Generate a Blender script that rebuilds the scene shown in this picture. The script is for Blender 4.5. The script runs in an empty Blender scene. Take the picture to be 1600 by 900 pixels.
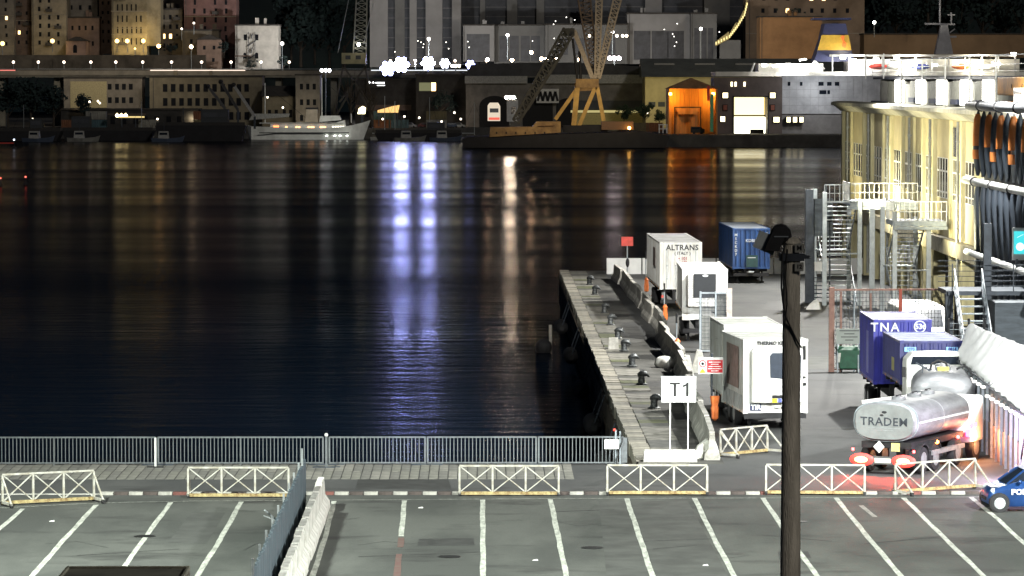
import bpy, math, random
from mathutils import Vector, Matrix
random.seed(7)
R = math.radians
sc = bpy.context.scene
col = sc.collection

# ------------------------------------------------------------------ camera, world, lights, exposure
F = 6000.0
PITCH = math.atan(325 / F); YAW = math.atan(46 / F)
CAMZ = 14.1; WATER = -3.1
cd = bpy.data.cameras.new('camera'); cam = bpy.data.objects.new('camera', cd); col.objects.link(cam)
cd.sensor_width = 36.0; cd.lens = 36.0 * F / 1600.0
cd.clip_start = 1.0; cd.clip_end = 6000.0
cam.location = (0, 0, CAMZ); cam.rotation_euler = (math.pi / 2 - PITCH, 0, -YAW)
sc.camera = cam
CR = cam.rotation_euler.to_matrix()

w = bpy.data.worlds.new('World'); sc.world = w; w.use_nodes = True
wn = w.node_tree; bg = wn.nodes['Background']
sky = wn.nodes.new('ShaderNodeTexSky'); sky.sky_type = 'NISHITA'; sky.sun_disc = False
sky.sun_elevation = R(12); sky.sun_rotation = R(135)
tint = wn.nodes.new('ShaderNodeMix'); tint.data_type = 'RGBA'; tint.blend_type = 'MULTIPLY'; tint.inputs[0].default_value = 1.0
tint.inputs[7].default_value = (.28, .5, 1.0, 1)
wn.links.new(sky.outputs[0], tint.inputs[6]); wn.links.new(tint.outputs[2], bg.inputs[0]); bg.inputs[1].default_value = 0.0032

def lamp(kind, name, loc, aim, power, color, size=1.0, cone=120, blend=0.6):
    l = bpy.data.lights.new(name, kind); o = bpy.data.objects.new(name, l); col.objects.link(o)
    l.energy = power; l.color = color
    o.location = loc
    o.rotation_euler = (Vector(aim) - Vector(loc)).to_track_quat('-Z', 'Y').to_euler()
    if kind == 'SPOT':
        l.spot_size = R(cone); l.spot_blend = blend; l.shadow_soft_size = size
    elif kind == 'POINT':
        l.shadow_soft_size = size
    elif kind == 'SUN':
        l.angle = R(size)
    return o
def added_spot(name, loc, power, color, size=.5):
    # unseen added spot lighting what stands behind it, turned away from the water
    loc = Vector(loc); return lamp('SPOT', name, loc, loc + Vector((0, 10, -1)), power, color, size, 165, .5)
# faint general glow of the town, from behind and right of the camera
lamp('SUN', 'night_key', (0, 0, 60), (-30, 60, 24), 0.46, (1.0, 0.93, 0.85), 5.0)
# mast floodlights of the port: over the parking area, over the quay and on the terminal roof
lamp('SPOT', 'unseen_flood', (-25, 98, 30), (-6, 114, 0), 180000, (0.92, 1.0, 0.9), 0.5, 84, 0.7)
lamp('SPOT', 'unseen_flood', (30, 82, 24), (-2, 114, 0), 160000, (0.95, 1.0, 0.93), 0.5, 100, 0.9)
lamp('SPOT', 'unseen_flood', (36, 88, 27), (15, 172, 0), 290000, (0.97, 1.0, 0.97), 0.5, 62, 0.9)
lamp('SPOT', 'unseen_flood', (24.5, 190, 21), (8, 190, 0), 95000, (1.0, 0.99, 0.94), 0.35, 150, 0.8)
lamp('SPOT', 'unseen_flood', (25.0, 262, 19), (8, 250, 0), 60000, (1.0, 0.98, 0.92), 0.35, 150, 0.8)

lamp('SPOT', 'unseen_flood', (6, 192, 19), (27.7, 245, 7), 60000, (1.0, 0.98, 0.9), 0.4, 75, 0.8)  # added spot to light the terminal facade evenly; no mast stands here
sc.view_settings.view_transform = 'Standard'; sc.view_settings.look = 'None'
sc.view_settings.gamma = 1.0; sc.view_settings.exposure = 0.0
sc.view_settings.use_curve_mapping = False
sc.render.film_transparent = False
cy = sc.cycles
cy.max_bounces = 5; cy.diffuse_bounces = 2; cy.glossy_bounces = 3; cy.transmission_bounces = 3
cy.transparent_max_bounces = 8; cy.caustics_reflective = False; cy.caustics_refractive = False
cy.use_denoising = True; cy.sample_clamp_indirect = 6.0

# ------------------------------------------------------------------ pixel <-> place
def ray(px, py): return CR @ Vector(((px - 800) / F, -(py - 450) / F, -1.0))
def at(px, py, Y):
    d = ray(px, py); t = Y / d.y; return Vector((d.x * t, Y, CAMZ + d.z * t))
def gnd(px, py, z=0.0):
    d = ray(px, py); t = (z - CAMZ) / d.z; return Vector((d.x * t, d.y * t, z))
def S(Y): return F / Y

# ------------------------------------------------------------------ materials
_m = {}
def mat(name, c, rough=0.7, metal=0.0, var=0.25, scale=3.0, bump=0.0, bscale=None, c2=None, stretch=None, spec=0.5, tr=0.0):
    if name in _m: return _m[name]
    m = bpy.data.materials.new(name); m.use_nodes = True; _m[name] = m
    nt = m.node_tree; n = nt.nodes; L = nt.links; b = n['Principled BSDF']
    b.inputs['Roughness'].default_value = rough; b.inputs['Metallic'].default_value = metal
    b.inputs['Specular IOR Level'].default_value = spec
    tc = n.new('ShaderNodeTexCoord'); mp = n.new('ShaderNodeMapping'); L.new(tc.outputs['Object'], mp.inputs[0])
    if stretch: mp.inputs['Scale'].default_value = stretch
    nz = n.new('ShaderNodeTexNoise'); nz.inputs['Scale'].default_value = scale; nz.inputs['Detail'].default_value = 5
    nz.inputs['Roughness'].default_value = 0.65
    L.new(mp.outputs[0], nz.inputs[0])
    mx = n.new('ShaderNodeMix'); mx.data_type = 'RGBA'
    d = c2 if c2 else tuple(x * (1 - var) for x in c)
    u = c if c2 else tuple(min(1, x * (1 + var * 0.5)) for x in c)
    mx.inputs[6].default_value = (*d, 1); mx.inputs[7].default_value = (*u, 1)
    cr = n.new('ShaderNodeValToRGB'); cr.color_ramp.elements[0].position = 0.36; cr.color_ramp.elements[1].position = 0.62
    L.new(nz.outputs[0], cr.inputs[0]); L.new(cr.outputs[0], mx.inputs[0]); L.new(mx.outputs[2], b.inputs['Base Color'])
    if bump:
        nb = n.new('ShaderNodeTexNoise'); nb.inputs['Scale'].default_value = bscale or scale * 4; nb.inputs['Detail'].default_value = 3
        L.new(mp.outputs[0], nb.inputs[0]); bp = n.new('ShaderNodeBump'); bp.inputs['Strength'].default_value = bump
        bp.inputs['Distance'].default_value = 0.05
        L.new(nb.outputs[0], bp.inputs['Height']); L.new(bp.outputs[0], b.inputs['Normal'])
    if tr: b.inputs['Alpha'].default_value = 1 - tr
    return m
def emat(name, c, strength):
    if name in _m: return _m[name]
    m = bpy.data.materials.new(name); m.use_nodes = True; _m[name] = m
    b = m.node_tree.nodes['Principled BSDF']
    b.inputs['Base Color'].default_value = (0.05, 0.05, 0.05, 1)
    b.inputs['Emission Color'].default_value = (*c, 1); b.inputs['Emission Strength'].default_value = strength
    return m

WHITEP = mat('white_paint', (.74, .74, .71), .45, 0, .18, 1.3)
WHITEV = mat('white_trailer_panel', (.8, .81, .8), .4, 0, .12, 1.6, c2=(.58, .56, .51), stretch=(2.2, 2.2, .35))
GALV = mat('galvanised_steel', (.42, .45, .46), .45, .6, .25, 6)
STEEL = mat('painted_grey_steel', (.3, .34, .37), .5, .2, .25, 3)
RAILM = mat('dull_galvanised_rail', (.17, .185, .195), .5, .5, .25, 6)
DSTEEL = mat('dark_steel', (.05, .06, .075), .5, .3, .3, 3)
BLACK = mat('black_rubber', (.018, .018, .02), .8, 0, .3, 5)
CONC = mat('pale_concrete', (.52, .51, .47), .85, 0, .3, 2.2, .4, 14, c2=(.33, .32, .29))
CONCW = mat('whitewashed_concrete', (.84, .83, .78), .8, 0, .3, 2.5, .3, 16, c2=(.5, .49, .44))
GLASSD = mat('dark_glass', (.015, .02, .03), .12, 0, .2, 2)
RUST = mat('rusty_ochre_paint', (.5, .42, .2), .75, .1, .4, 9, .2, c2=(.2, .12, .05))
REDP = mat('red_paint', (.62, .06, .04), .5, 0, .2, 3)
ORANGE = mat('orange_plastic', (.8, .2, .05), .5, 0, .2, 3)
CHASSIS = mat('chassis_black', (.02, .02, .022), .7, .3, .3, 4)
ALU = mat('polished_aluminium', (.23, .235, .25), .42, .3, .25, 1.6, stretch=(1, 1, 3))
WOODP = mat('old_concrete_pole', (.72, .66, .54), .9, 0, .35, 2.5, .6, 20, stretch=(2, 2, .35))

# ------------------------------------------------------------------ mesh helpers
class MB:
    def __init__(s): s.v = []; s.f = []
    def add(s, v, f):
        o = len(s.v); s.v += [tuple(p) for p in v]; s.f += [tuple(i + o for i in q) for q in f]; return s
    def box(s, x0, x1, y0, y1, z0, z1):
        return s.add([(x0,y0,z0),(x1,y0,z0),(x1,y1,z0),(x0,y1,z0),(x0,y0,z1),(x1,y0,z1),(x1,y1,z1),(x0,y1,z1)],
                     [(0,3,2,1),(4,5,6,7),(0,1,5,4),(1,2,6,5),(2,3,7,6),(3,0,4,7)])
    def bar(s, p, q, w, h=None):
        p = Vector(p); q = Vector(q); h = h or w; d = (q - p).normalized()
        up = Vector((0,0,1)) if abs(d.z) < .95 else Vector((0,1,0))
        a = d.cross(up).normalized(); b = a.cross(d).normalized()
        c = [(-1,-1),(1,-1),(1,1),(-1,1)]
        v = [e + a * (i * w / 2) + b * (j * h / 2) for e in (p, q) for i, j in c]
        return s.add(v, [(3,2,1,0),(4,5,6,7),(0,1,5,4),(1,2,6,5),(2,3,7,6),(3,0,4,7)])
    def tube(s, p, q, r, n=8, r2=None):
        p = Vector(p); q = Vector(q); d = (q - p).normalized(); r2 = r if r2 is None else r2
        up = Vector((0,0,1)) if abs(d.z) < .95 else Vector((0,1,0))
        a = d.cross(up).normalized(); b = a.cross(d).normalized()
        v = [];
        for e, rr in ((p, r), (q, r2)):
            v += [e + (a * math.cos(2*math.pi*i/n) + b * math.sin(2*math.pi*i/n)) * rr for i in range(n)]
        f = [(i, (i+1) % n, n + (i+1) % n, n + i) for i in range(n)]
        f += [tuple(range(n))[::-1], tuple(range(n, 2*n))]
        return s.add(v, f)
    def path(s, pts, r, n=6):
        for a, b in zip(pts, pts[1:]): s.tube(a, b, r, n)
        return s
    def prism(s, pts, a0, a1, ax='y'):
        # polygon pts (u,v) extruded along an axis: ax 'y' -> (x,z), 'x' -> (y,z), 'z' -> (x,y)
        def P(u, v, t): return (u, t, v) if ax == 'y' else ((t, u, v) if ax == 'x' else (u, v, t))
        n = len(pts); v = [P(*p, a0) for p in pts] + [P(*p, a1) for p in pts]
        return s.add(v, [tuple(range(n)), tuple(range(n, 2*n))[::-1]] + [(i, n+i, n+(i+1) % n, (i+1) % n) for i in range(n)])
    def lathe(s, prof, c=(0,0,0), n=12, ax='z'):
        c = Vector(c); v = []
        for r, z in prof:
            for i in range(n):
                a = 2*math.pi*i/n; x, y = r*math.cos(a), r*math.sin(a)
                v.append(c + (Vector((x,y,z)) if ax == 'z' else (Vector((z,x,y)) if ax == 'x' else Vector((x,z,y)))))
        f = []
        for k in range(len(prof)-1):
            for i in range(n): f.append((k*n+i, k*n+(i+1) % n, (k+1)*n+(i+1) % n, (k+1)*n+i))
        f += [tuple(range(n))[::-1], tuple(range((len(prof)-1)*n, len(prof)*n))]
        return s.add(v, f)
    def ball(s, c, r, n=8, sq=(1,1,1)):
        prof = [(math.sin(math.pi*k/6)*r, -math.cos(math.pi*k/6)*r) for k in range(7)]
        prof[0] = (r*.05, -r); prof[-1] = (r*.05, r)
        o = len(s.v); s.lathe(prof, (0,0,0), n)
        for i in range(o, len(s.v)): s.v[i] = (s.v[i][0]*sq[0]+c[0], s.v[i][1]*sq[1]+c[1], s.v[i][2]*sq[2]+c[2])
        return s
    def loft(s, secs, cap=True):
        n = len(secs[0]); v = [p for q in secs for p in q]
        f = [(k*n+i, k*n+(i+1) % n, (k+1)*n+(i+1) % n, (k+1)*n+i) for k in range(len(secs)-1) for i in range(n)]
        if cap: f += [tuple(range(n))[::-1], tuple(range((len(secs)-1)*n, len(secs)*n))]
        return s.add(v, f)
    def mesh(s, name, m, smooth=False):
        me = bpy.data.meshes.new(name); me.from_pydata([tuple(p) for p in s.v], [], s.f); me.materials.append(m)
        import bmesh
        bm = bmesh.new(); bm.from_mesh(me); bmesh.ops.recalc_face_normals(bm, faces=bm.faces); bm.to_mesh(me); bm.free()
        if smooth:
            me.polygons.foreach_set('use_smooth', [True]*len(me.polygons))
            try: me.set_sharp_from_angle(angle=R(40))
            except Exception: pass
        return me
    def build(s, name, m, parent=None, smooth=False, bevel=0, loc=None, rz=0):
        o = bpy.data.objects.new(name, s.mesh(name, m, smooth)); col.objects.link(o)
        if parent: o.parent = parent
        if loc is not None: o.location = loc
        if rz: o.rotation_euler.z = rz
        if bevel:
            b = o.modifiers.new('bevel', 'BEVEL'); b.width = bevel; b.segments = 2; b.limit_method = 'ANGLE'
        return o
def inst(name, me, parent, loc, rz=0, scale=None):
    o = bpy.data.objects.new(name, me); col.objects.link(o); o.parent = parent; o.location = loc
    if rz: o.rotation_euler.z = rz
    if scale: o.scale = scale
    return o
def thing(name, label, cat, loc=(0,0,0), rz=0, group=None):
    o = bpy.data.objects.new(name, None); col.objects.link(o); o.location = loc; o.rotation_euler.z = rz
    o.empty_display_size = .3
    return tag(o, label, cat, group)
def tag(o, label, cat, group=None):
    o['label'] = label; o['category'] = cat
    if group: o['group'] = group
    return o
def kind(o, k): o['kind'] = k; return o
def copy_tree(o, parent=None):
    c = o.copy(); col.objects.link(c); c.parent = parent
    for ch in list(o.children): copy_tree(ch, c)
    return c
def text(name, s, size, m, parent, loc, rot=(math.pi/2, 0, 0), align='CENTER', bold=0.0, sx=1.0, space=1.0):
    cu = bpy.data.curves.new(name, 'FONT'); cu.body = s; cu.size = size; cu.extrude = .004; cu.align_x = align; cu.align_y = 'CENTER'
    cu.offset = bold; cu.resolution_u = 2; cu.space_character = space
    t = bpy.data.objects.new(name, cu); col.objects.link(t)
    bpy.context.view_layer.update()
    me = bpy.data.meshes.new_from_object(t.evaluated_get(bpy.context.evaluated_depsgraph_get()))
    bpy.data.objects.remove(t); me.materials.clear(); me.materials.append(m)
    o = bpy.data.objects.new(name, me); col.objects.link(o); o.parent = parent; o.location = loc; o.rotation_euler = rot
    o.scale = (sx, 1, 1)
    return o

# ------------------------------------------------------------------ THE SETTING
def asphalt(name, base, dark, patch):
    m = bpy.data.materials.new(name); m.use_nodes = True; nt = m.node_tree; n = nt.nodes; L = nt.links; b = n['Principled BSDF']
    tc = n.new('ShaderNodeTexCoord')
    def noise(scale, st, detail=6, ro=.6):
        mp = n.new('ShaderNodeMapping'); mp.inputs['Scale'].default_value = st; L.new(tc.outputs['Object'], mp.inputs[0])
        z = n.new('ShaderNodeTexNoise'); z.inputs['Scale'].default_value = scale; z.inputs['Detail'].default_value = detail
        z.inputs['Roughness'].default_value = ro; L.new(mp.outputs[0], z.inputs[0]); return z
    def ramp(src, a, bb):
        r = n.new('ShaderNodeValToRGB'); r.color_ramp.elements[0].position = a; r.color_ramp.elements[1].position = bb
        L.new(src.outputs[0], r.inputs[0]); return r
    def mix(f, c1, c2):
        x = n.new('ShaderNodeMix'); x.data_type = 'RGBA'
        if f is not None: L.new(f.outputs[0], x.inputs[0])
        for i, c in ((6, c1), (7, c2)):
            if isinstance(c, tuple): x.inputs[i].default_value = (*c, 1)
            else: L.new(c.outputs[2], x.inputs[i])
        return x
    a = mix(ramp(noise(.22, (1, .35, 1)), .42, .58), base, patch)
    s1 = ramp(noise(.8, (.3, .6, 1), 6), .54, .72); a2 = mix(s1, a, dark)       # stains drawn out along the lanes
    g = ramp(noise(9, (1, 1, 1), 3, .7), .3, .75); a3 = mix(g, a2, tuple(x*.8 for x in base))
    # factor for fine grain kept low
    mg = n.new('ShaderNodeMix'); mg.data_type = 'RGBA'; mg.inputs[0].default_value = .35
    L.new(a2.outputs[2], mg.inputs[6]); L.new(a3.outputs[2], mg.inputs[7]); L.new(mg.outputs[2], b.inputs['Base Color'])
    b.inputs['Roughness'].default_value = .78
    bp = n.new('ShaderNodeBump'); bp.inputs['Strength'].default_value = .35; bp.inputs['Distance'].default_value = .02
    L.new(g.outputs[0], bp.inputs['Height']); L.new(bp.outputs[0], b.inputs['Normal'])
    return m
ASPH = asphalt('parking_asphalt', (.05, .0535, .0495), (.014, .014, .014), (.088, .092, .084))
ASPH2 = asphalt('quay_asphalt', (.052, .054, .055), (.018, .018, .018), (.085, .086, .084))
PIERC = mat('old_quay_concrete', (.095, .093, .083), .9, 0, .4, .5, .5, 6, c2=(.03, .029, .026))
EDGE_Y = 140.6; PX = 5.75; PEND = 284.0

# ground sheet (the camera's side of the harbour) and the pier on the right
g = MB()
def sheet(mb, x0, x1, y0, y1, z):
    return mb.add([(x0,y0,z),(x1,y0,z),(x1,y1,z),(x0,y1,z)], [(0,1,2,3)])
kind(sheet(MB(), -220, 220, -20, 129.9, 0).build('parking_ground', ASPH), 'structure')
apron = kind(sheet(sheet(MB(), -220, 220, 129.9, EDGE_Y, 0), 8.9, 220, EDGE_Y, PEND, 0).build('quay_ground', ASPH2), 'structure')
pier = kind(sheet(MB(), PX, 8.9, EDGE_Y, PEND, 0).build('pier_pavement', PIERC), 'structure')
WALLM = mat('wet_quay_wall', (.1, .085, .065), .8, 0, .5, 1.1, .8, 5, c2=(.02, .018, .015), stretch=(1, 1, 2))
qw = MB()
qw.add([(-220,EDGE_Y,-8),(PX,EDGE_Y,-8),(PX,EDGE_Y,-.01),(-220,EDGE_Y,-.01)], [(0,1,2,3)])
qw.add([(PX,EDGE_Y,-8),(PX,PEND,-8),(PX,PEND,-.01),(PX,EDGE_Y,-.01)], [(0,1,2,3)])
qw.add([(PX,PEND,-8),(220,PEND,-8),(220,PEND,-.01),(PX,PEND,-.01)], [(0,1,2,3)])
qwall = kind(qw.build('quay_wall', WALLM), 'structure')
# coping stones of the pier edge, face stones below them, paving slabs of the front edge: pieces
cop = MB().box(-.34, .34, -.46, .46, -.5, .035).mesh('coping_stone', mat('coping_stone', (.3, .28, .23), .85, 0, .35, 1.6, .4, 12))
cop2 = MB().box(-.34, .34, -.46, .46, -.5, .02).mesh('coping_stone', mat('worn_coping_stone', (.2, .19, .16), .9, 0, .4, 2, .4, 12))
y = EDGE_Y + .5
while y < PEND:
    inst('coping_stone', random.choice((cop, cop2)), qwall, (PX + .3 + random.uniform(-.04, .04), y, random.uniform(-.02, .02))); y += .97
fs = [MB().box(-.12, .12, -.95, .95, -.42, .42).mesh('wall_stone', mat('wall_stone_%d' % k, c, .85, 0, .4, 1.4, .6, 6)) for k, c in enumerate(((.11,.09,.065), (.07,.06,.045), (.15,.12,.09)))]
for r in range(2):
    y = EDGE_Y + 1.0 + r
    while y < PEND - 1:
        inst('wall_stone', random.choice(fs), qwall, (PX - .02, y, -.98 - .9*r), 0); y += 2.02
SLABA = mat('pale_slab', (.24, .23, .2), .85, 0, .3, 1.5, .3, 10, c2=(.1, .097, .08)); SLABB = mat('grey_slab', (.1, .1, .09), .85, 0, .35, 1.5, .3, 10)
SLABM = mat('mossy_slab', (.13, .14, .07), .9, 0, .5, 1.2, .3, 10, c2=(.05, .055, .03))
sl = [MB().box(-.6, .6, -.72, .72, -.05, .03).mesh('paving_slab', m) for m in (SLABA, SLABA, SLABB, SLABM)]
y = EDGE_Y + .8
k = 0
while y < PEND - 1:
    inst('paving_slab', sl[(0, 1, 0, 2, 3, 0)[k % 6]] if random.random() < .75 else random.choice(sl), pier, (PX + 1.28, y, random.uniform(-.015, .012))); y += 1.5 if random.random() < .85 else 3.0; k += 1
stn = mat('painted_shade', (.03,.03,.028), .6, 0, .4, 2); rs = random.Random(5)  # shade of barriers and trailers on the pier, painted as dark sheets
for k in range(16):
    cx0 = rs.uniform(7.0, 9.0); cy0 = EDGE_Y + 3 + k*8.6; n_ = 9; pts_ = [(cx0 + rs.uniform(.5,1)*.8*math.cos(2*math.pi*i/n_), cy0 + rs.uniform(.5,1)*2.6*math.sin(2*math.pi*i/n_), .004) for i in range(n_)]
    MB().add(pts_, [tuple(range(n_))]).build('shade_patch', stn, pier)
ps = [MB().box(-.155, .155, -1.3, 1.3, -.04, .02).mesh('paving_slab', mat('edge_slab_%d' % i, c, .85, 0, .3, 2, .3, 10)) for i, c in enumerate(((.2,.195,.17), (.17,.165,.15), (.235,.225,.2)))]
for r, (yy, ln) in enumerate(((139.2, 1.0), (136.6, .95))):
    x = -19.0
    while x < 3.4:
        inst('paving_slab', random.choice(ps), apron, (x, yy + random.uniform(-.05, .05), random.uniform(-.012, .008))); x += .345

# painted lane lines, slightly wavering as painted
def ribbon(px_pts, width, z, name, m, parent, gaps=()):
    P = [gnd(*p) for p in px_pts]
    P.append(P[-1] + (P[-1] - P[-2]).normalized() * 25) if px_pts[-1][1] >= 898 else None
    mb = MB(); pts = []
    for a, b in zip(P, P[1:]):
        n = max(2, int((b - a).length / .8))
        pts += [a.lerp(b, i / n) for i in range(n)]
    pts.append(P[-1])
    v = []
    for i, p in enumerate(pts):
        d = (pts[min(i+1, len(pts)-1)] - pts[max(i-1, 0)]).normalized(); nrm = Vector((-d.y, d.x, 0)); ww = width * (.5 + random.uniform(-.05, .05))
        wv = math.sin(p.y * .9 + p.x) * .008
        v += [(p.x - nrm.x*ww + wv, p.y - nrm.y*ww, z), (p.x + nrm.x*ww + wv, p.y + nrm.y*ww, z)]
    mb.add(v, [(2*i, 2*i+1, 2*i+3, 2*i+2) for i in range(len(pts)-1) if i % 11 not in gaps])
    return mb.build(name, m, parent)
LINEM = mat('worn_road_paint', (.52,.53,.48), .7, 0, .3, 2.6, c2=(.24,.25,.22), stretch=(2.5, .5, 1))
LINEF = mat('faded_road_paint', (.34, .35, .32), .8, 0, .4, 3, c2=(.14, .145, .13))
LINER = mat('faded_red_paint', (.1,.05,.045), .8, 0, .4, 3, c2=(.1, .07, .06))
park = bpy.data.objects['parking_ground']
lines = [[(36,795),(-14,838)], [(150,789),(97.5,846),(46,905)], [(267,785),(231,834),(180,905)], [(377,784),(343,845),(305,905)],
         [(522,783),(508,840),(487,905)], [(632,782),(627,838)], [(754,781),(755,905)], [(860,780),(872,838),(886,905)],
         [(979,779),(999,838),(1021,905)], [(1085,778),(1114,838),(1150,905)], [(1192,778),(1232,838),(1280,905)],
         [(1306,778),(1355,838),(1412,905)], [(1412,778),(1470,835),(1542,905)], [(1517,777),(1560,812),(1660,905)]]
for i, l in enumerate(lines): ribbon(l, .165, .005, 'painted_line', LINEM, park, ())
ribbon([(627,840),(619,905)], .19, .005, 'painted_line', LINER, park, (3, 4))
ribbon([(1345,790),(1368,808)], .16, .005, 'painted_line', LINEF, park)

TAR = mat('tar_patch', (.037,.038,.037), .7, 0, .4, 1.5); TAR2 = mat('newer_asphalt', (.072,.075,.07), .8, 0, .35, .8, c2=(.045,.047,.044))
def patch(pts, m, name='asphalt_patch', z=.0025, par=None):
    P = [gnd(*p) for p in pts]; n_ = len(P)
    v = [(p.x, p.y, z) for p in P]; MB().add(v, [tuple(range(n_))]).build(name, m, par or park)
patch([(936,782),(1075,783),(1140,905),(948,905)], TAR2); patch([(300,800),(352,801),(322,850),(262,848)], TAR2)
patch([(1215,862),(1262,861),(1268,872),(1218,874)], TAR); patch([(655,842),(740,841),(741,852),(652,853)], TAR)
patch([(1280,740),(1330,741),(1333,753),(1278,752)], TAR, par=apron, z=.0025); patch([(560,748),(700,748),(706,764),(556,764)], TAR, par=apron); patch([(1150,560),(1300,556),(1310,575),(1150,582)], TAR2, par=apron); patch([(1200,470),(1290,470),(1300,482),(1190,484)], TAR, par=apron)
for pts in (((870,815),(905,822),(930,819),(985,828)), ((560,852),(600,846),(640,850),(700,842)), ((70,850),(120,846),(170,856)), ((1010,870),(1060,866),(1120,874),(1170,868)), ((1330,866),(1380,872),(1460,864)), ((380,860),(400,850),(428,846))):
    ribbon(list(pts), .05, .004, 'tar_seam', TAR, park)
dc = MB().lathe([(.34,0),(.34,.006),(.28,.008),(.05,.008)], n=16)
for px_, py_ in ((702,870),(1245,815),(226,838),(925,856)): inst('drain_cover', dc.mesh('drain_cover', mat('cast_iron', (.03,.03,.03), .5, .5, .3, 8)), park, gnd(px_, py_) + Vector((0,0,.004)))
sk = mat('rubber_skid', (.02,.02,.02), .8, 0, .5, 3, c2=(.045,.047,.044))
for a_, b_ in (((560,870),(760,862)),((1000,846),(1110,842)),((1020,858),(1090,852)),((1190,836),(1300,846)),((1350,850),(1480,838)),((120,868),(280,858)),((860,800),(960,796))):
    A_ = gnd(*a_); B_ = gnd(*b_); d_ = (B_-A_).normalized()*.0; MB().add([(A_.x,A_.y-.09,.0035),(B_.x,B_.y-.07,.0035),(B_.x,B_.y+.07,.0035),((A_.x+B_.x)/2,(A_.y+B_.y)/2+.3,.0035),(A_.x,A_.y+.09,.0035),((A_.x+B_.x)/2,(A_.y+B_.y)/2+.1,.0035)], [(0,1,2,3,4,5)]).build('skid_mark', sk, park) if False else MB().add([(A_.x,A_.y-.09,.0035),(B_.x,B_.y-.06,.0035),(B_.x,B_.y+.06,.0035),(A_.x,A_.y+.09,.0035)], [(0,1,2,3)]).build('skid_mark', sk, park)

ribbon([(-20,795),(150,786),(300,783),(450,782),(900,779),(1250,778),(1620,776)], .07, .006, 'painted_line', LINEM, park)
ribbon([(1252,669),(1345,669)], .07, .005, 'painted_line', LINEF, apron)
# tyre tracks as darker worn strips would be flat print: left to the asphalt material
# kerb of alternately painted blocks
kerb = kind(MB().box(-16.6, 26, 130.28, 130.5, -.02, .02).build('kerb', CONC), 'structure')
kb = [MB().box(-.235, .235, -.13, .13, 0, .1).mesh('kerb_block', m) for m in (mat('pale_kerb', (.42,.41,.37), .8, 0, .3, 4, c2=(.25,.24,.22)), mat('dark_kerb', (.07,.055,.05), .8, 0, .4, 4), mat('red_kerb', (.16,.06,.05), .8, 0, .4, 4))]
x = -12.8; k = 0
while x < 17.6:
    inst('kerb_block', kb[0] if k % 2 == 0 else (kb[2] if k % 5 == 0 else kb[1]), kerb, (x, 130.25 + random.uniform(-.02, .02), 0)); x += .5; k += 1
# far kerb extension to the left is swept away in the photo

# water
wm = bpy.data.materials.new('harbour_water'); wm.use_nodes = True; nt = wm.node_tree; n = nt.nodes; L = nt.links; b = n['Principled BSDF']
b.inputs['Base Color'].default_value = (.003, .008, .018, 1); b.inputs['IOR'].default_value = 1.333
tc = n.new('ShaderNodeTexCoord')
def wnoise(scale, st, det):
    mp = n.new('ShaderNodeMapping'); mp.inputs['Scale'].default_value = st; L.new(tc.outputs['Object'], mp.inputs[0])
    z = n.new('ShaderNodeTexNoise'); z.inputs['Scale'].default_value = scale; z.inputs['Detail'].default_value = det; L.new(mp.outputs[0], z.inputs[0]); return z
n1 = wnoise(1.0, (.2, .55, 1), 4); n2 = wnoise(1.0, (.012, .035, 1), 3); n3 = wnoise(1.0, (.0035, .02, 1), 4)
rr = n.new('ShaderNodeMapRange'); rr.inputs[1].default_value = .35; rr.inputs[2].default_value = .65; rr.inputs[3].default_value = .12; rr.inputs[4].default_value = .23
L.new(n3.outputs[0], rr.inputs[0]); L.new(rr.outputs[0], b.inputs['Roughness'])
b1 = n.new('ShaderNodeBump'); b1.inputs['Strength'].default_value = 1; b1.inputs['Distance'].default_value = .055; L.new(n1.outputs[0], b1.inputs['Height'])
b2 = n.new('ShaderNodeBump'); b2.inputs['Strength'].default_value = 1; b2.inputs['Distance'].default_value = .16; L.new(n2.outputs[0], b2.inputs['Height']); L.new(b1.outputs[0], b2.inputs['Normal'])
L.new(b2.outputs[0], b.inputs['Normal'])
dfs = n.new('ShaderNodeBsdfDiffuse'); dfs.inputs['Color'].default_value = (.003, .006, .011, 1)
wmx = n.new('ShaderNodeMixShader'); wmx.inputs[0].default_value = .5     # crests and troughs that face away reflect little
L.new(dfs.outputs[0], wmx.inputs[1]); L.new(b.outputs[0], wmx.inputs[2]); L.new(wmx.outputs[0], n['Material Output'].inputs['Surface'])
kind(sheet(MB(), -700, 900, 100, 1500, WATER).build('harbour_water', wm), 'structure')

# far shore
FARC = mat('far_quay_stone', (.06, .058, .055), .9, 0, .4, .2, .3, 1)
fq = MB().box(-500, 40, 1130, 1700, -9, 0); fq.box(40, 700, 985, 1700, -9, 0)
kind(fq.build('far_quay', FARC), 'structure')
HILLM = mat('dark_wooded_hillside', (.02, .035, .03), .95, 0, .5, .02, 1.0, .2, c2=(.008, .014, .018))
hm = MB(); N = 60; M2 = 16
v = []
for j in range(M2+1):
    for i in range(N+1):
        X = -500 + i*1100/N; t = j/M2
        v.append((X, 1420 + t*500, 8 + 130*t**.8 + 9*math.sin(X*.021+j*.6)*t + 6*math.sin(X*.07+j)*t))
hm.add(v, [(j*(N+1)+i, j*(N+1)+i+1, (j+1)*(N+1)+i+1, (j+1)*(N+1)+i) for j in range(M2) for i in range(N)])
kind(hm.build('hillside', HILLM, smooth=True), 'structure')

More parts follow.
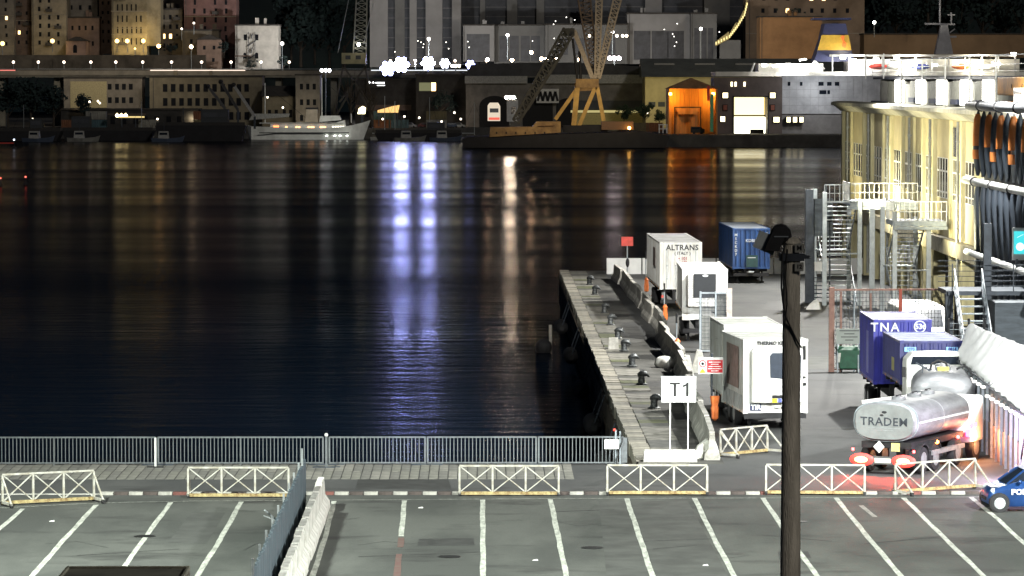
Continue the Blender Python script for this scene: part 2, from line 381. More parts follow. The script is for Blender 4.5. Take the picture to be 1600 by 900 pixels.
# ------------------------------------------------------------------ PARKING: trestle barriers
TW = mat('chipped_white_paint', (.52, .52, .48), .6, 0, .25, 3.2, c2=(.3, .27, .21))
def make_barrier(L, label, footdir=1):
    t = thing('trestle_barrier', label, 'barrier', group='white trestle barriers')
    MB().bar((-L/2, 0, 1.03), (L/2, 0, 1.03), .06).build('top_rail', TW, t)
    MB().bar((-L/2-.04, 0, .1), (L/2+.04, 0, .1), .12, .1).build('base_beam', RUST, t)
    post = MB().bar((0,0,.14), (0,0,1.0), .065).mesh('post', TW)
    for k in range(4): inst('post', post, t, (-L/2 + k*L/3, 0, 0))
    w3 = L/3
    d1 = MB().bar((.05,0,.17), (w3-.05,0,.99), .05, .035).mesh('brace', TW); d2 = MB().bar((.05,.0,.99), (w3-.05,0,.17), .05, .035).mesh('brace', TW)
    for k in range(3):
        inst('brace', d1, t, (-L/2 + k*w3, -.02, 0)); inst('brace', d2, t, (-L/2 + k*w3, .02, 0))
    for sx in (-1, 1):
        f = MB().bar((sx*L/2, -.1*footdir, .11), (sx*L/2, .95*footdir, .11), .08).build('foot', TW, t)
        MB().bar((sx*L/2, .9*footdir, .13), (sx*L/2, .03, .95), .05).build('stay', TW, t)
        for yy in (-.05, .9):
            c = MB().tube((sx*L/2-.03, yy*footdir, .03), (sx*L/2+.03, yy*footdir, .03), .07, 8); c.box(sx*L/2-.05, sx*L/2+.05, yy*footdir-.05, yy*footdir+.05, .04, .13)
            c.build('castor', BLACK, f)
    return t
bars = [((4,790),(147,783),'white trestle barrier at the left frame edge of the parking, turned a little',-1),
        ((294,778),(451,778),'white trestle barrier standing by itself left of the corrugated divider fence',1),
        ((718,775),(873,775),'white trestle barrier of three crosses in front of the middle of the basin railing',1),
        ((949,774),(1105,774),'white trestle barrier in front of the T1 sign',1),
        ((1197,773),(1351,774),'white trestle barrier partly hidden by the concrete pole',1),
        ((1399,772),(1524,763),'white trestle barrier turned askew just behind the tanker lights, nearest to the police car',-1),
        ((1126,714),(1199,707),'small white trestle barrier beside the end of the concrete barriers under the white trailers',-1)]
for a, b, lab, fd in bars:
    A = gnd(*a); B = gnd(*b); L = (B-A).length
    t = make_barrier(L, lab, fd); t.location = (A+B)/2; t.rotation_euler = (R(random.uniform(-1.2, 1.2)), 0, math.atan2(B.y-A.y, B.x-A.x) + R(random.uniform(-.8, .8)))

# ------------------------------------------------------------------ railing along the basin
def railing_section(x0, x1, label):
    y = 140.15
    a = gnd(x0, 729).x; b = gnd(x1, 729).x; a, b = a, b
    t = thing('railing_section', label, 'railing', (a, y, 0), 0, 'grey railing sections along the basin')
    L = b - a
    MB().bar((0,0,1.04), (L,0,1.04), .055).build('top_rail', RAILM, t); MB().bar((0,0,.1), (L,0,.1), .05).build('bottom_rail', RAILM, t)
    p = MB().bar((0,0,0), (0,0,1.05), .06).mesh('post', RAILM)
    n = max(1, round(L/3.5))
    for k in range(n+1): inst('post', p, t, (k*L/n, .035, 0))
    bm = MB().bar((0,0,.12), (0,0,1.02), .028).mesh('bar', RAILM)
    k = .14
    while k < L - .08: inst('bar', bm, t, (k, 0, 0)); k += .137
    fm = MB().box(-.3, .3, -.06, .06, 0, .06).mesh('foot', DSTEEL)
    inst('foot', fm, t, (L-.2, .05, 0)); inst('foot', fm, t, (.25, .05, 0))
railing_section(-75, 241, 'long grey railing section at the left edge of the basin')
railing_section(246, 504, 'grey railing section ending just left of the corrugated divider fence')
railing_section(514, 664, 'grey railing section in front of the blue white light streak on the water')
railing_section(668, 838, 'grey railing section before the warm light streaks on the water')
railing_section(842, 974, 'last grey railing section, next to the pier and its white box')
t = thing('gate_post', 'slim pale gate post with a lamp cap between two railing sections behind the divider', 'post', gnd(510, 731))
MB().bar((0,0,0),(0,0,1.15),.08).build('post', RAILM, t); MB().ball((0,0,1.2),.07).build('cap', WHITEP, t); MB().box(-.5,.5,-.08,.08,0,.05).build('foot', DSTEEL, t)
t = thing('gate_post', 'slim white gate post in the railing at the second joint from the left', 'post', gnd(243, 731))
MB().bar((0,0,0),(0,0,1.1),.07).build('post', WHITEP, t); MB().box(-.3,.3,-.08,.08,0,.06).build('foot', BLACK, t)
# utility post with white box at the end of the railing
t = thing('meter_box', 'white electric box with dark cables on posts at the pier end of the railing', 'electric box', gnd(962, 727))
MB().box(-.42, .12, -.09, .09, .6, .95).build('box', WHITEP, t, bevel=.015)
MB().bar((0,.0,0),(0,0,1.3),.06).bar((.16,0,0),(.16,0,1.25),.05).build('post', STEEL, t)
MB().path([(.05,-.1,.6),(.1,-.12,.4),(.0,-.12,.2),(.05,-.1,.02)], .02).path([(.2,-.1,1.2),(.25,-.12,.9),(.12,-.12,.6)], .018).build('cable', BLACK, t)
MB().box(.2,.42,-.03,.03,.1,1.02).build('end_plate', RAILM, t); MB().ball((-.05,0,1.3),.06).build('red_cap', REDP, t)

# ------------------------------------------------------------------ divider: concrete blocks and corrugated sheets
JB = MB()
prof = [(-.3,0),(.3,0),(.27,.2),(.13,.42),(.1,1.0),(-.1,1.0),(-.13,.42),(-.27,.2)]
def jersey_mesh(L, m, h=1.0, notch=True):
    mb = MB(); secs = []
    for yy, top in ((0, .86), (.12, .88), (.2, 1.0), (L/2, 1.0), (L-.2, 1.0), (L-.12, .88), (L, .86)):
        secs.append([(px_, yy, (pz if pz < .9 else top) * h) for px_, pz in prof])
    mb.loft(secs); return mb.mesh('barrier', m)
jm = jersey_mesh(2.34, CONCW)
y = 98.0; k = 0; dj = []
while y < 124.5:
    t = bpy.data.objects.new('divider_block', jm); col.objects.link(t)
    t.location = (-5.33 + .012*math.sin(k*2.1), y, 0); t.rotation_euler.z = R(random.uniform(-.5, .5)); dj.append(t)
    y += 2.39; k += 1
names = ['standing at the far end of the divider, nearest the basin', 'second from the far end of the divider', 'third from the far end of the divider', 'fourth from the far end of the divider, near a dark joint',
         'fifth from the far end of the divider', 'sixth from the far end of the divider', 'seventh from the far end of the divider', 'eighth from the far end, near the bottom of the picture', 'ninth from the far end, near the bottom edge of the picture', 'tenth from the far end, near the bottom picture edge', 'eleventh from the far end, just cut by the bottom edge']
for i, t in enumerate(reversed(dj)):
    tag(t, 'whitewashed concrete divider block ' + names[i] if i < len(names) else 'whitewashed concrete divider block below the frame', 'concrete block', 'concrete blocks of the parking divider')
SHEETM = mat('blue_grey_sheet', (.085, .11, .13), .6, .2, .25, 2.5, stretch=(1, 1, .3))
def corr_panel(L, h0, h1):
    mb = MB(); v = []; n = int(L/.07)
    for i in range(n+1):
        yy = i*L/n; xx = .035*(1 if (i//2) % 2 else -1); h = h0 + (h1-h0)*i/n + .02*math.sin(i)
        v += [(xx, yy, .08), (xx, yy, h), (xx-.012, yy, .08), (xx-.012, yy, h)]
    for i in range(n):
        a = 4*i; b2 = a+4
        mb_f = [(a, b2, b2+1, a+1), (a+2, a+3, b2+3, b2+2), (a+1, b2+1, b2+3, a+3)]
        if i == 0: mb.f += mb_f
        else: mb.f += mb_f
    mb.v = v; return mb
fn = thing('divider_fence', 'dark blue grey corrugated sheet fence with stepped top running beside the white concrete blocks', 'fence', (-5.72, 0, 0))
y = 96.0; k = 0
while y < 123:
    L = 2.95
    corr_panel(L, 1.86, 1.93).build('sheet_panel', SHEETM, fn, loc=(0, y, 0))
    MB().bar((-.06, y, 0), (-.06, y, 2.1), .06).build('post', GALV, fn)
    if k == 4: MB().bar((-.1, y+.4, 1.6), (-.45, y+.1, 1.95), .04).bar((-.1, y+.4, 1.6), (-.5, y+.5, 1.75), .03).build('bracket', GALV, fn)
    y += 3.02; k += 1
MB().bar((0, y-2, 0), (0, y-2, 2.45), .06).build('end_post', GALV, fn)

# ------------------------------------------------------------------ T1 sign
b = gnd(1047, 721)
t = thing('area_sign', 'white T1 sign on two thin posts rising from a white concrete block', 'sign', (b.x, b.y, 0))
sg = S(b.y)
MB().prism([(-.99,0),(.99,0),(.97,.38),(.93,.43),(-.93,.43),(-.97,.38)], -.25, .25).build('concrete_base', CONCW, t)
for dx in (-.0, .66): MB().bar((dx, 0, .42), (dx, 0, 2.25), .045).build('leg', WHITEP, t)
p = MB().box(-.33, .95, -.05, 0, 2.2, 3.14).build('sign_panel', mat('sign_white', (.85,.86,.85), .4, 0, .04, 1), t)
MB().box(-.35,.97,-.045,.01,3.13,3.17).build('frame_edge', GALV, p)
SB = mat('sign_black', (.012,.012,.012), .5)
MB().box(-.02,.36,-.06,-.05,2.86,2.94).box(.12,.22,-.06,-.05,2.42,2.86).build('letter', SB, p)
MB().prism([(.58,2.42),(.68,2.42),(.68,2.94),(.61,2.94),(.56,2.87),(.46,2.83),(.46,2.75),(.58,2.8)],-.06,-.05).build('digit', SB, p)

# ------------------------------------------------------------------ bollards
BIRON = mat('weathered_bollard_iron', (.13, .14, .14), .5, .5, .5, 9, c2=(.03, .03, .035))
gys = [(918,445),(923,461),(938,490),(952,508),(963,530),(974,549),(989,573),(1004,601),(1019,639)]
blab = ['farthest mooring bollard at the outer end of the pier', 'mooring bollard second from the outer end, in the dark', 'mooring bollard left of the shaded stretch of the barriers', 'mooring bollard fourth from the outer end on mossy concrete', 'dark mushroom bollard on a pale plinth at mid pier',
        'mooring bollard just before the lumpy white concrete piece', 'pale topped bollard level with the red warning sign', 'brightly lit curved bollard left of the T1 sign', 'darkest near bollard beside the left edge of the T1 sign']
for (px_, py_), lab in zip(gys, blab):
    q = gnd(px_, py_)
    t = thing('mooring_bollard', lab, 'bollard', (7.36, q.y, 0), random.uniform(-.4, .4), 'iron bollards along the pier')
    MB().lathe([(.25,0),(.27,.05),(.17,.1),(.15,.32),(.16,.42)], n=12).build('stem', BIRON, t, smooth=True)
    secs = []
    for a_, rr_, hh in ((-.17, .1, .46), (-.05, .17, .5), (.1, .18, .53), (.25, .15, .5), (.34, .09, .42), (.38, .04, .36)):
        secs.append([(a_, rr_*math.cos(u*math.pi/5), hh + .8*rr_*math.sin(u*math.pi/5)) for u in range(10)])
    MB().loft(secs).build('hooked_head', BIRON, t, smooth=True)
q = gnd(963, 540)
o = MB().prism([(-.28,0),(.28,0),(.24,.62),(-.24,.62)], -.22, .22).build('plinth', CONC, loc=(6.85, q.y-3, 0)); tag(o, 'small pale concrete plinth standing next to the mushroom bollard', 'plinth')

# ------------------------------------------------------------------ concrete barriers along the pier
jp = jersey_mesh(6.95, mat('grey_white_barrier', (.62,.6,.55), .8, 0, .35, 1.6, .3, 14, c2=(.34,.33,.3)), 1.05)
jp2 = jersey_mesh(6.95, mat('stained_barrier', (.5,.49,.45), .85, 0, .35, 1.6, .3, 14, c2=(.2,.19,.165)), 1.05)
cx = [(141.5, 8.55), (160, 8.9), (188, 9.75), (215, 9.95), (245, 9.9), (279, 9.5)]
def jx(y):
    for (a, xa), (b, xb) in zip(cx, cx[1:]):
        if a <= y <= b: return xa + (xb-xa)*(y-a)/(b-a)
    return cx[-1][1]
y = 142.0; k = 0
near = ['right of the T1 sign, the nearest of the row', 'second from the near end of the pier row', 'beside the left flank of the front white trailer', 'left of the red warning sign post', 'just beyond the red warning sign',
        'near the lumpy white concrete piece', 'level with the orange buoy case', 'beside the open white reefer trailer', 'left of the dark underside of the reefer trailer', 'at the middle bend of the row', 'between two orange rescue cases', 'standing beyond the second orange case',
        'level with the corrugated white container trailer', 'left of the lettered white trailer', 'with a pale notice on its side, near the far trailers', 'third from the far end of the pier row', 'second from the far end of the pier row', 'farthest of the row, against the white end wall']
kk = 0
while y < 272 and k < 18:
    if k == 8: y += 1.2      # the gap seen half way
    t = bpy.data.objects.new('pier_barrier', jp if k % 3 else jp2); col.objects.link(t)
    t.location = (jx(y) + random.uniform(-.12, .12), y, 0)
    t.rotation_euler.z = -math.atan2(jx(y+5)-jx(y), 5) + R(random.uniform(-2, 2))
    tag(t, 'concrete road barrier ' + near[k], 'concrete barrier', 'concrete barriers along the pier')
    y += 7.1 + (1.2 if k == 3 else 0); k += 1
q = gnd(1100, 716)
o = MB().prism([(-.55,0),(.5,0),(.42,.35),(.3,.7),(.0,.72),(-.35,.45)], -.35, .35).build('barrier_end', CONCW, loc=(q.x+.1, q.y, 0), bevel=.04); tag(o, 'low rounded white barrier end piece between the T1 sign and the small trestle barrier', 'concrete block')
q = gnd(1038, 574)
o = MB().lathe([(.42,0),(.5,.15),(.45,.38),(.3,.52),(.12,.56)], n=10).build('concrete_lump', CONCW, loc=(q.x, q.y, 0), smooth=True); tag(o, 'lumpy rounded white concrete piece lying beside the barriers at mid pier', 'concrete block')
for px_, py_, lab in ((1073, 592, 'upright narrow white barrier end above the T1 sign'), (1092, 583, 'pale leaning barrier piece standing left of the red warning sign')):
    q = gnd(px_, py_)
    o = MB().prism([(-.38,0),(.38,0),(.14,1.1),(-.1,1.12)], -.14, .3).build('barrier_end', CONCW, loc=q, bevel=.03); tag(o, lab, 'concrete block')
# end wall of the pier, white
ew = thing('end_wall', 'white painted low wall closing the far end of the quay', 'wall', (0, 279, 0))
for a_, b_ in ((948, 1002), (1004, 1118), (1120, 1208), (1210, 1296), (1298, 1395)):
    xa = at(a_, 430, 279).x; xb = at(b_, 430, 279).x
    MB().box(xa, xb, 0, .3, 0, 1.15).build('wall_panel', mat('bright_white_wall', (.82,.82,.8), .6, 0, .08, 1.2), ew)

# rescue posts: thin poles with orange cases
for i, (px_, top, gy, lab) in enumerate([(1009, 395, 462, 'thin pole with an orange rescue case left of the lettered white trailer'), (1038, 445, 508, 'thin pole with a red orange rescue case at the middle of the barrier row'),
                                  (1057, 492, 566, 'thin pole with an orange rescue case by the lumpy concrete piece')]):
    q = gnd(px_, gy); s_ = S(q.y); H = (gy-top)/s_
    t = thing('rescue_post', lab, 'post', q, 0, 'rescue poles along the pier')
    MB().tube((0,0,0), (0,0,H), .035, 6).build('pole', STEEL, t); MB().tube((0,-.01,H-.4),(0,-.01,H+.1),.05,6).build('pole_top', BLACK, t)
    MB().lathe([(.05,0),(.14,.06),(.16,.35),(.12,.7),(.15,.8),(.05,.95)], (.04,-.12,.25), 8).build('rescue_case', ORANGE, t, smooth=True)
    MB().bar((.0,0,.9),(.05,-.12,.9),.05).build('bracket', BLACK, t)
q = gnd(980, 432); s_ = S(q.y)
t = thing('warning_sign', 'small red sign on a thin pole at the far end of the barrier row', 'sign', q)
MB().tube((0,0,0),(0,0,2.8),.04,6).build('pole', STEEL, t); MB().box(-.42,.42,-.05,0,2.2,2.85).build('sign_panel', REDP, t); MB().ball((.02,-.12,1.0),.28,8,(.5,.4,1.2)).build('hanging_ring', BLACK, t)
q = gnd(1112, 664); s_ = S(q.y)
t = thing('warning_sign', 'red and white prohibition notice with yellow triangle on a dark pole before the white trailers', 'sign', q)
MB().tube((0,0,0),(0,0,2.95),.04,6).build('pole', DSTEEL, t)
H = 2.1
p = MB().box(-.56,.46,-.06,-.01,H,H+.68).build('sign_panel', mat('notice_white', (.78,.79,.77), .5, 0, .05, 1), t)
MB().box(-.2,.44,-.068,-.06,H+.05,H+.57).build('red_field', mat('notice_red', (.62,.02,.03), .5, 0, .05, 1), p)
TXW = mat('sign_lettering_white', (.85,.85,.85), .5, 0, .02, 1)
for k2, wd in enumerate((.5, .3, .5, .56, .3)): MB().box(.12-wd/2, .12+wd/2, -.072, -.068, H+.47-k2*.09, H+.5-k2*.09).build('text_line', TXW, p)
MB().lathe([(.15,0),(.15,.006)], (-.38,-.066,H+.42), 20, 'y').build('prohibition_ring', mat('notice_red', (.62,.02,.03)), p)
MB().lathe([(.11,0),(.11,.006)], (-.38,-.074,H+.42), 20, 'y').build('prohibition_disc', TXW, p)
MB().ball((-.38,-.082,H+.42), .06, 8, (1,.1,1)).bar((-.46,-.084,H+.34),(-.3,-.084,H+.5),.025,.004).build('pictogram', BLACK, p)
MB().prism([(-.52,H+.04),(-.24,H+.04),(-.38,H+.24)], -.068, -.061).build('warning_triangle', mat('notice_yellow', (.75,.62,.03)), p)
MB().lathe([(.05,0),(.14,.08),(.16,.5),(.13,.62),(.17,.75),(.2,1.0)][::1], (.12,-.12,.2), 8).build('rescue_case', ORANGE, t, smooth=True)

# fenders hanging from the pier wall
for i, (yy, lab) in enumerate(((158, 'black rubber fender at the near end of the pier wall'), (176, 'black rubber fender second along the pier wall'), (196, 'black rubber fender at the middle of the pier wall'), (220, 'black rubber fender past the middle of the pier wall'), (246, 'black rubber fender near the outer end of the pier wall'))):
    t = thing('dock_fender', lab, 'fender', (PX - .7, yy, -1.7), 0, 'rubber fenders on the pier wall')
    MB().lathe([(.15,-2.0),(.36,-1.8),(.42,-1.2),(.42,1.2),(.36,1.8),(.15,2.0)], (0,0,0), 12, 'y').build('fender_body', BLACK, t, smooth=True)
    MB().path([(0,-1.9,.1),(.5,-1.9,1.5)], .04).path([(0,1.9,.1),(.5,1.9,1.5)], .04).build('chain', DSTEEL, t)
t = thing('mooring_pile', 'thin pale stake with a dark buoy standing in the water off the pier', 'stake', (at(860, 470, 246).x, 246, WATER))
MB().tube((0,0,-1),(0,0,1.5),.1,8).build('stake', CONC, t); MB().ball((-.5,-4,.35),.55,10).build('buoy', BLACK, t, smooth=True)

# ------------------------------------------------------------------ big concrete pole with flood lamp, near the camera
Yp = 70.0
P = at(1237, 380, Yp)
t = thing('concrete_pole', 'tall weathered concrete pole carrying a dark flood lamp and cable, close to the camera', 'pole', (P.x, Yp, 0))
H = P.z
MB().lathe([(.215,0),(.2,3),(.175,7),(.155,H)], n=16).build('shaft', WOODP, t, smooth=True)
MB().box(-.22,.22,-.2,.2,H-.32,H-.18).build('clamp', DSTEEL, t); MB().lathe([(.16,H-.02),(.18,H),(.12,H+.09),(.02,H+.1)], n=12).build('cap', WOODP, t)
pl = MB().box(.04,.2,-.24,-.2,H-.16,H+.0).box(.04,.2,-.24,-.2,H-.5,H-.34).build('number_plate', mat('plate_grey', (.3,.3,.27), .7), t)
text('lettering', 'M', .12, BLACK, pl, (.12,-.245,H-.08), bold=.004); text('lettering', '12', .1, BLACK, pl, (.12,-.245,H-.42), bold=.004)
MB().bar((0,0,H-.25),(.33,0,H-.25),.07).build('crossarm', DSTEEL, t)
lm = MB(); 
lm.loft([[(-.5+a_,-.22,H+.0+b_),(-.5+a_,.22,H+.0+b_),(-.24+a_,.22,H-.02+b_),(-.24+a_,-.22,H-.02+b_)] for a_, b_ in ((0,-.12),(.04,0),(.12,.18),(.18,.3))])
lm.ball((-.2,0,H+.16), .2, 12, (1,1,1.0))
lp = lm.build('flood_lamp_body', BLACK, t, smooth=True)
MB().bar((-.53,-.0,H-.14),(-.4,-.0,H+.16),.02,.4).build('lamp_glass', mat('lamp_glass_unlit', (.5,.55,.55), .2), lp); MB().bar((-.34,-.23,H+.13),(-.08,-.23,H+.13),.02).build('hood_trim', STEEL, lp)
MB().path([(-.12,-.16,H+.02),(-.19,-.22,H-.2),(-.2,-.22,H-.8),(-.14,-.21,H-1.3),(-.02,-.2,H-1.55),(.1,-.2,H-1.8),(.17,-.16,H-1.9)], .018).path([(-.1,-.2,H-.1),(-.13,-.24,H-.6),(-.1,-.24,H-1.1),(-.14,-.2,H-1.5)], .014).build('cable', BLACK, t)

# lorry roof at the bottom edge
Yl = 82.5
a = at(104, 888, Yl); b2 = at(297, 888, Yl)
t = thing('box_lorry', 'dark olive box lorry whose roof just shows at the bottom edge of the picture', 'lorry', ((a.x+b2.x)/2, Yl, 0))
W2 = (b2.x - a.x)/2; Ht = a.z
OL = mat('dark_olive_paint', (.055,.05,.035), .6, 0, .35, 1.5); OLR = mat('dirty_olive_roof', (.075,.068,.05), .7, 0, .4, 1.2)
MB().box(-W2,W2,-7.2,0,1.0,Ht-.06).build('cargo_box', OL, t, bevel=.03)
MB().box(-W2+.06,W2-.06,-7.14,-.06,Ht-.06,Ht-.0).build('roof', OLR, t)
rm = MB().box(-W2,W2,-.07,.01,Ht-.05,Ht+.05).box(-W2,-W2+.07,-7.2,-.07,Ht-.05,Ht+.05).box(W2-.07,W2,-7.2,-.07,Ht-.05,Ht+.05).build('roof_rim', mat('worn_rim', (.16,.15,.11), .6, 0, .4, 5), t, bevel=.015)
MB().box(-W2+.1,W2-.1,-9.3,-7.4,.6,2.6).build('cab', OL, t, bevel=.15); MB().box(-W2+.2,W2-.2,-9.33,-9.2,1.6,2.3).build('windscreen', GLASSD, t)
wl = MB().tube((-.15,0,0),(.15,0,0),.48,16).mesh('wheel', BLACK)
for xx in (-W2+.2, W2-.2):
    for yy in (-8.4, -2.2, -1.1): inst('wheel', wl, t, (xx, yy, .48))
MB().box(-W2+.4,W2-.4,-7.4,-.2,.6,1.0).build('chassis', CHASSIS, t)

# ------------------------------------------------------------------ TRAILERS AND CONTAINERS ON THE QUAY
wheel_t = MB().lathe([(.3,-.15),(.47,-.14),(.5,-.06),(.5,.06),(.47,.14),(.3,.15)], (0,0,0), 18, 'x').mesh('tyre', BLACK, True)
wheel_r = MB().lathe([(.08,-.16),(.29,-.15),(.3,.15),(.08,.16)], (0,0,0), 14, 'x').mesh('rim', GALV)
def wheels(parent, W, ys, r=.5):
    for yy in ys:
        for sx in (-1, 1):
            o = inst('wheel', wheel_t, parent, (sx*(W/2-.22), yy, r), 0, (1, r/.5, r/.5)); inst('rim', wheel_r, o, (0,0,0))
def corrugated(mb, x0, x1, y, z0, z1, d=.04, pitch=.28, axis='x', sgn=-1):
    # ribs standing proud of a wall; axis x: ribs spaced along x on plane y
    n = max(2, int((x1-x0)/pitch)); st = (x1-x0)/n
    for i in range(n):
        a = x0 + i*st + st*.2; b = a + st*.5
        if axis == 'x': mb.prism([(a, y), (a+st*.12, y+sgn*d), (b-st*.12, y+sgn*d), (b, y)], z0, z1, 'z')
        else: mb.prism([(y, a), (y+sgn*d, a+st*.12), (y+sgn*d, b-st*.12), (y, b)], z0, z1, 'z')
    return mb
def trailer(label, fx0, fx1, fyt, fyb, gy, L, rz, body, ribs=True, frame=None, name='container_trailer', cat='trailer', roofm=None, wheelset=True, group=None, lift=0.0, Wfix=None):
    Y = CAMZ*F/(gy-125); s_ = S(Y); A = at(fx0, fyt, Y); B = at(fx1, fyt, Y)
    W = Wfix or (B-A).length; zt = A.z; zb = at(fx0, fyb, Y).z
    c = (A+B)/2
    t = thing(name, label, cat, (c.x, Y, 0), R(rz), group)
    frame = frame or body
    bx = MB().box(-W/2+.03, W/2-.03, .03, L-.03, zb+.04, zt-.03).build('body', body, t)
    fr = MB()
    for sx in (-1, 1):
        fr.box(sx*W/2-.08*(sx > 0), sx*W/2+.08*(sx < 0), 0, .1, zb, zt); fr.box(sx*W/2-.08*(sx > 0), sx*W/2+.08*(sx < 0), L-.1, L, zb, zt)
        fr.box(min(sx*W/2, sx*(W/2-.07)), max(sx*W/2, sx*(W/2-.07)), .1, L-.1, zb, zb+.12); fr.box(min(sx*W/2, sx*(W/2-.07)), max(sx*W/2, sx*(W/2-.07)), .1, L-.1, zt-.09, zt+.004)
    fr.box(-W/2+.08, W/2-.08, -.003, .08, zb, zb+.13); fr.box(-W/2+.08, W/2-.08, -.003, .08, zt-.1, zt+.003)
    fr.box(-W/2+.08, W/2-.08, L-.08, L, zb, zb+.13); fr.box(-W/2+.08, W/2-.08, L-.08, L, zt-.1, zt+.003)
    fo = fr.build('frame', frame, t)
    cc = MB().box(-.09,.09,-.09,.09,-.06,.06).mesh('corner_casting', frame)
    for sx in (-1,1):
        for yy in (.085, L-.085):
            for zz in (zb+.05, zt-.05): inst('corner_casting', cc, fo, (sx*(W/2-.085), yy + (-.006 if yy < 1 else .006), zz + (.012 if zz > 2 else -.012)))
    if ribs:
        corrugated(MB(), -W/2+.12, W/2-.12, .032, zb+.15, zt-.12, .045, .3).build('front_ribs', body, t)
        corrugated(MB(), .15, L-.15, -W/2+.032, zb+.14, zt-.1, .04, .33, 'y', -1).build('side_ribs', body, t)
    rf = MB().box(-W/2+.07, W/2-.07, .08, L-.08, zt-.03, zt-.012)
    k = .6
    while k < L-.3: rf.box(-W/2+.12, W/2-.12, k, k+.1, zt-.012, zt+.006); k += 1.15
    rf.build('roof', roofm or body, t)
    rfm = MB().box(-.02,.0,-.06,.06,-.03,.03).mesh('side_reflector', mat('amber_reflector', (.5,.18,.02), .4))
    k = .5
    while k < L: inst('side_reflector', rfm, t, (-W/2-.045, k, zb+.06)); k += 1.9
    if wheelset:
        MB().box(-W/2+.1,-W/2+.55,L*.52,L*.52+.02,.15,.9).build('mud_flap', BLACK, t); MB().box(W/2-.55,W/2-.1,L*.52,L*.52+.02,.15,.9).build('mud_flap', BLACK, t)
    if wheelset:
        ch = MB().box(-.5,-.32,.1,L-.1,.72,zb).box(.32,.5,.1,L-.1,.72,zb)
        k = .8
        while k < L: ch.box(-W/2+.1, W/2-.1, k, k+.12, zb-.22, zb-.01); k += 1.5
        ch.build('chassis', CHASSIS, t)
        wheels(t, W, [L*.6, L*.6+1.25] if L > 8 else [L*.72, L*.72-1.2])
        for sx in (-1,1): MB().box(sx*.85-.06, sx*.85+.06, 1.2, 1.32, .08, zb).box(sx*.85-.15, sx*.85+.15, 1.1, 1.42, 0, .08).build('landing_leg', CHASSIS, t)
        MB().box(-W/2+.05, W/2-.05, .05, .12, .5, .72).build('rear_bumper', CHASSIS, t)
    return t, W, zb, zt
BLUEC = mat('dusty_blue_container', (.02,.07,.22), .5, .1, .3, 1.4, c2=(.012,.035,.11), stretch=(2,2,.5)); BLUER = mat('container_roof_grey', (.2,.22,.25), .6, .1, .25, 1)
BLUET = mat('ultramarine_container', (.03,.032,.3), .45, 0, .3, 1.6, c2=(.018,.02,.17), stretch=(2,2,.4)); BLUED = mat('navy_container', (.03,.034,.15), .5, 0, .3, 1.2, c2=(.018,.02,.09), stretch=(2,2,.5))
ROOFL = mat('pale_dusty_roof', (.6,.62,.58), .6, 0, .3, .9, c2=(.42,.43,.38)); SIDEG = mat('grey_trailer_side', (.44,.44,.44), .6, 0, .3, 1)
TXT = mat('lettering_pale', (.65,.68,.7), .5, 0, .05, 1); TXB = mat('lettering_black', (.02,.02,.025), .5); TXR = mat('lettering_red', (.4,.05,.05), .5)

# 1 blue container on a chassis at the far end
t, W, zb, zt = trailer('dark blue corrugated container on a trailer at the far end of the quay', 1145, 1203, 357, 420, 443, 11.5, 1.3, BLUEC, roofm=BLUER, group=None)
text('lettering', 'KDBIUS', .3, TXT, t, (.1,-.03,zt-.85), sx=1.0, bold=.004)
for i, ch in enumerate('MSCKD7'): text('lettering', ch, .26, TXT, t, (-W/2+.22,-.03,zt-.45-.27*i), bold=.003)
for i, ch in enumerate('VE 42'): text('lettering', ch, .22, TXT, t, (W/2-.2,-.03,zt-.35-.3*i), bold=.003)
MB().box(-.35,.45,-.05,-.02,zb+.12,zb+.95).build('door_plate', mat('dark_green_plate', (.02,.06,.06), .6), t); MB().box(-.25,.3,-.06,-.05,zb+.75,zb+.8).build('plate_mark', TXT, t)
MB().box(-.2,.2,-.05,.02,.78,.86).build('rear_plate', TXT, t)
# 2 white lettered container trailer
t, W, zb, zt = trailer('tall white corrugated container trailer with black lettering on its end', 1031, 1097, 379, 452, 487, 14.0, .8, WHITEV, roofm=SIDEG)
lt = text('lettering', 'ALTRANS', .46, TXB, t, (.08,-.03,zt-.32), bold=.012, sx=.95, space=1.08)
text('lettering', '( ITALY )', .26, TXB, t, (.1,-.03,zt-.66), bold=.004); text('lettering', '• 101', .26, TXR, t, (.12,-.03,zt-.98), bold=.006); text('lettering', '• 172', .26, TXR, t, (.12,-.03,zt-1.22), bold=.006)
MB().box(-W/2-.06,-W/2-.045,4,6.2,zb+1.2,zt-.5).build('side_emblem', mat('faded_brown_print', (.3,.22,.2), .7), t)
for xx in (-.85,-.3,.35,.9):
    rod = MB().tube((xx,-.07,zb+.1),(xx,-.07,zt-.45 if abs(xx) > .5 else zt-1.5),.022,6).box(xx-.05,xx+.05,-.09,-.02,zb+.6,zb+.68).box(xx-.05,xx+.05,-.09,-.02,zb+1.4,zb+1.48).build('lock_rod', GALV, t)
MB().box(-W/2+.1,-W/2+.3,-.03,0,.85,1.0).build('rear_lamp', REDP, t); MB().box(W/2-.3,W/2-.1,-.03,0,.85,1.0).build('rear_lamp', REDP, t)
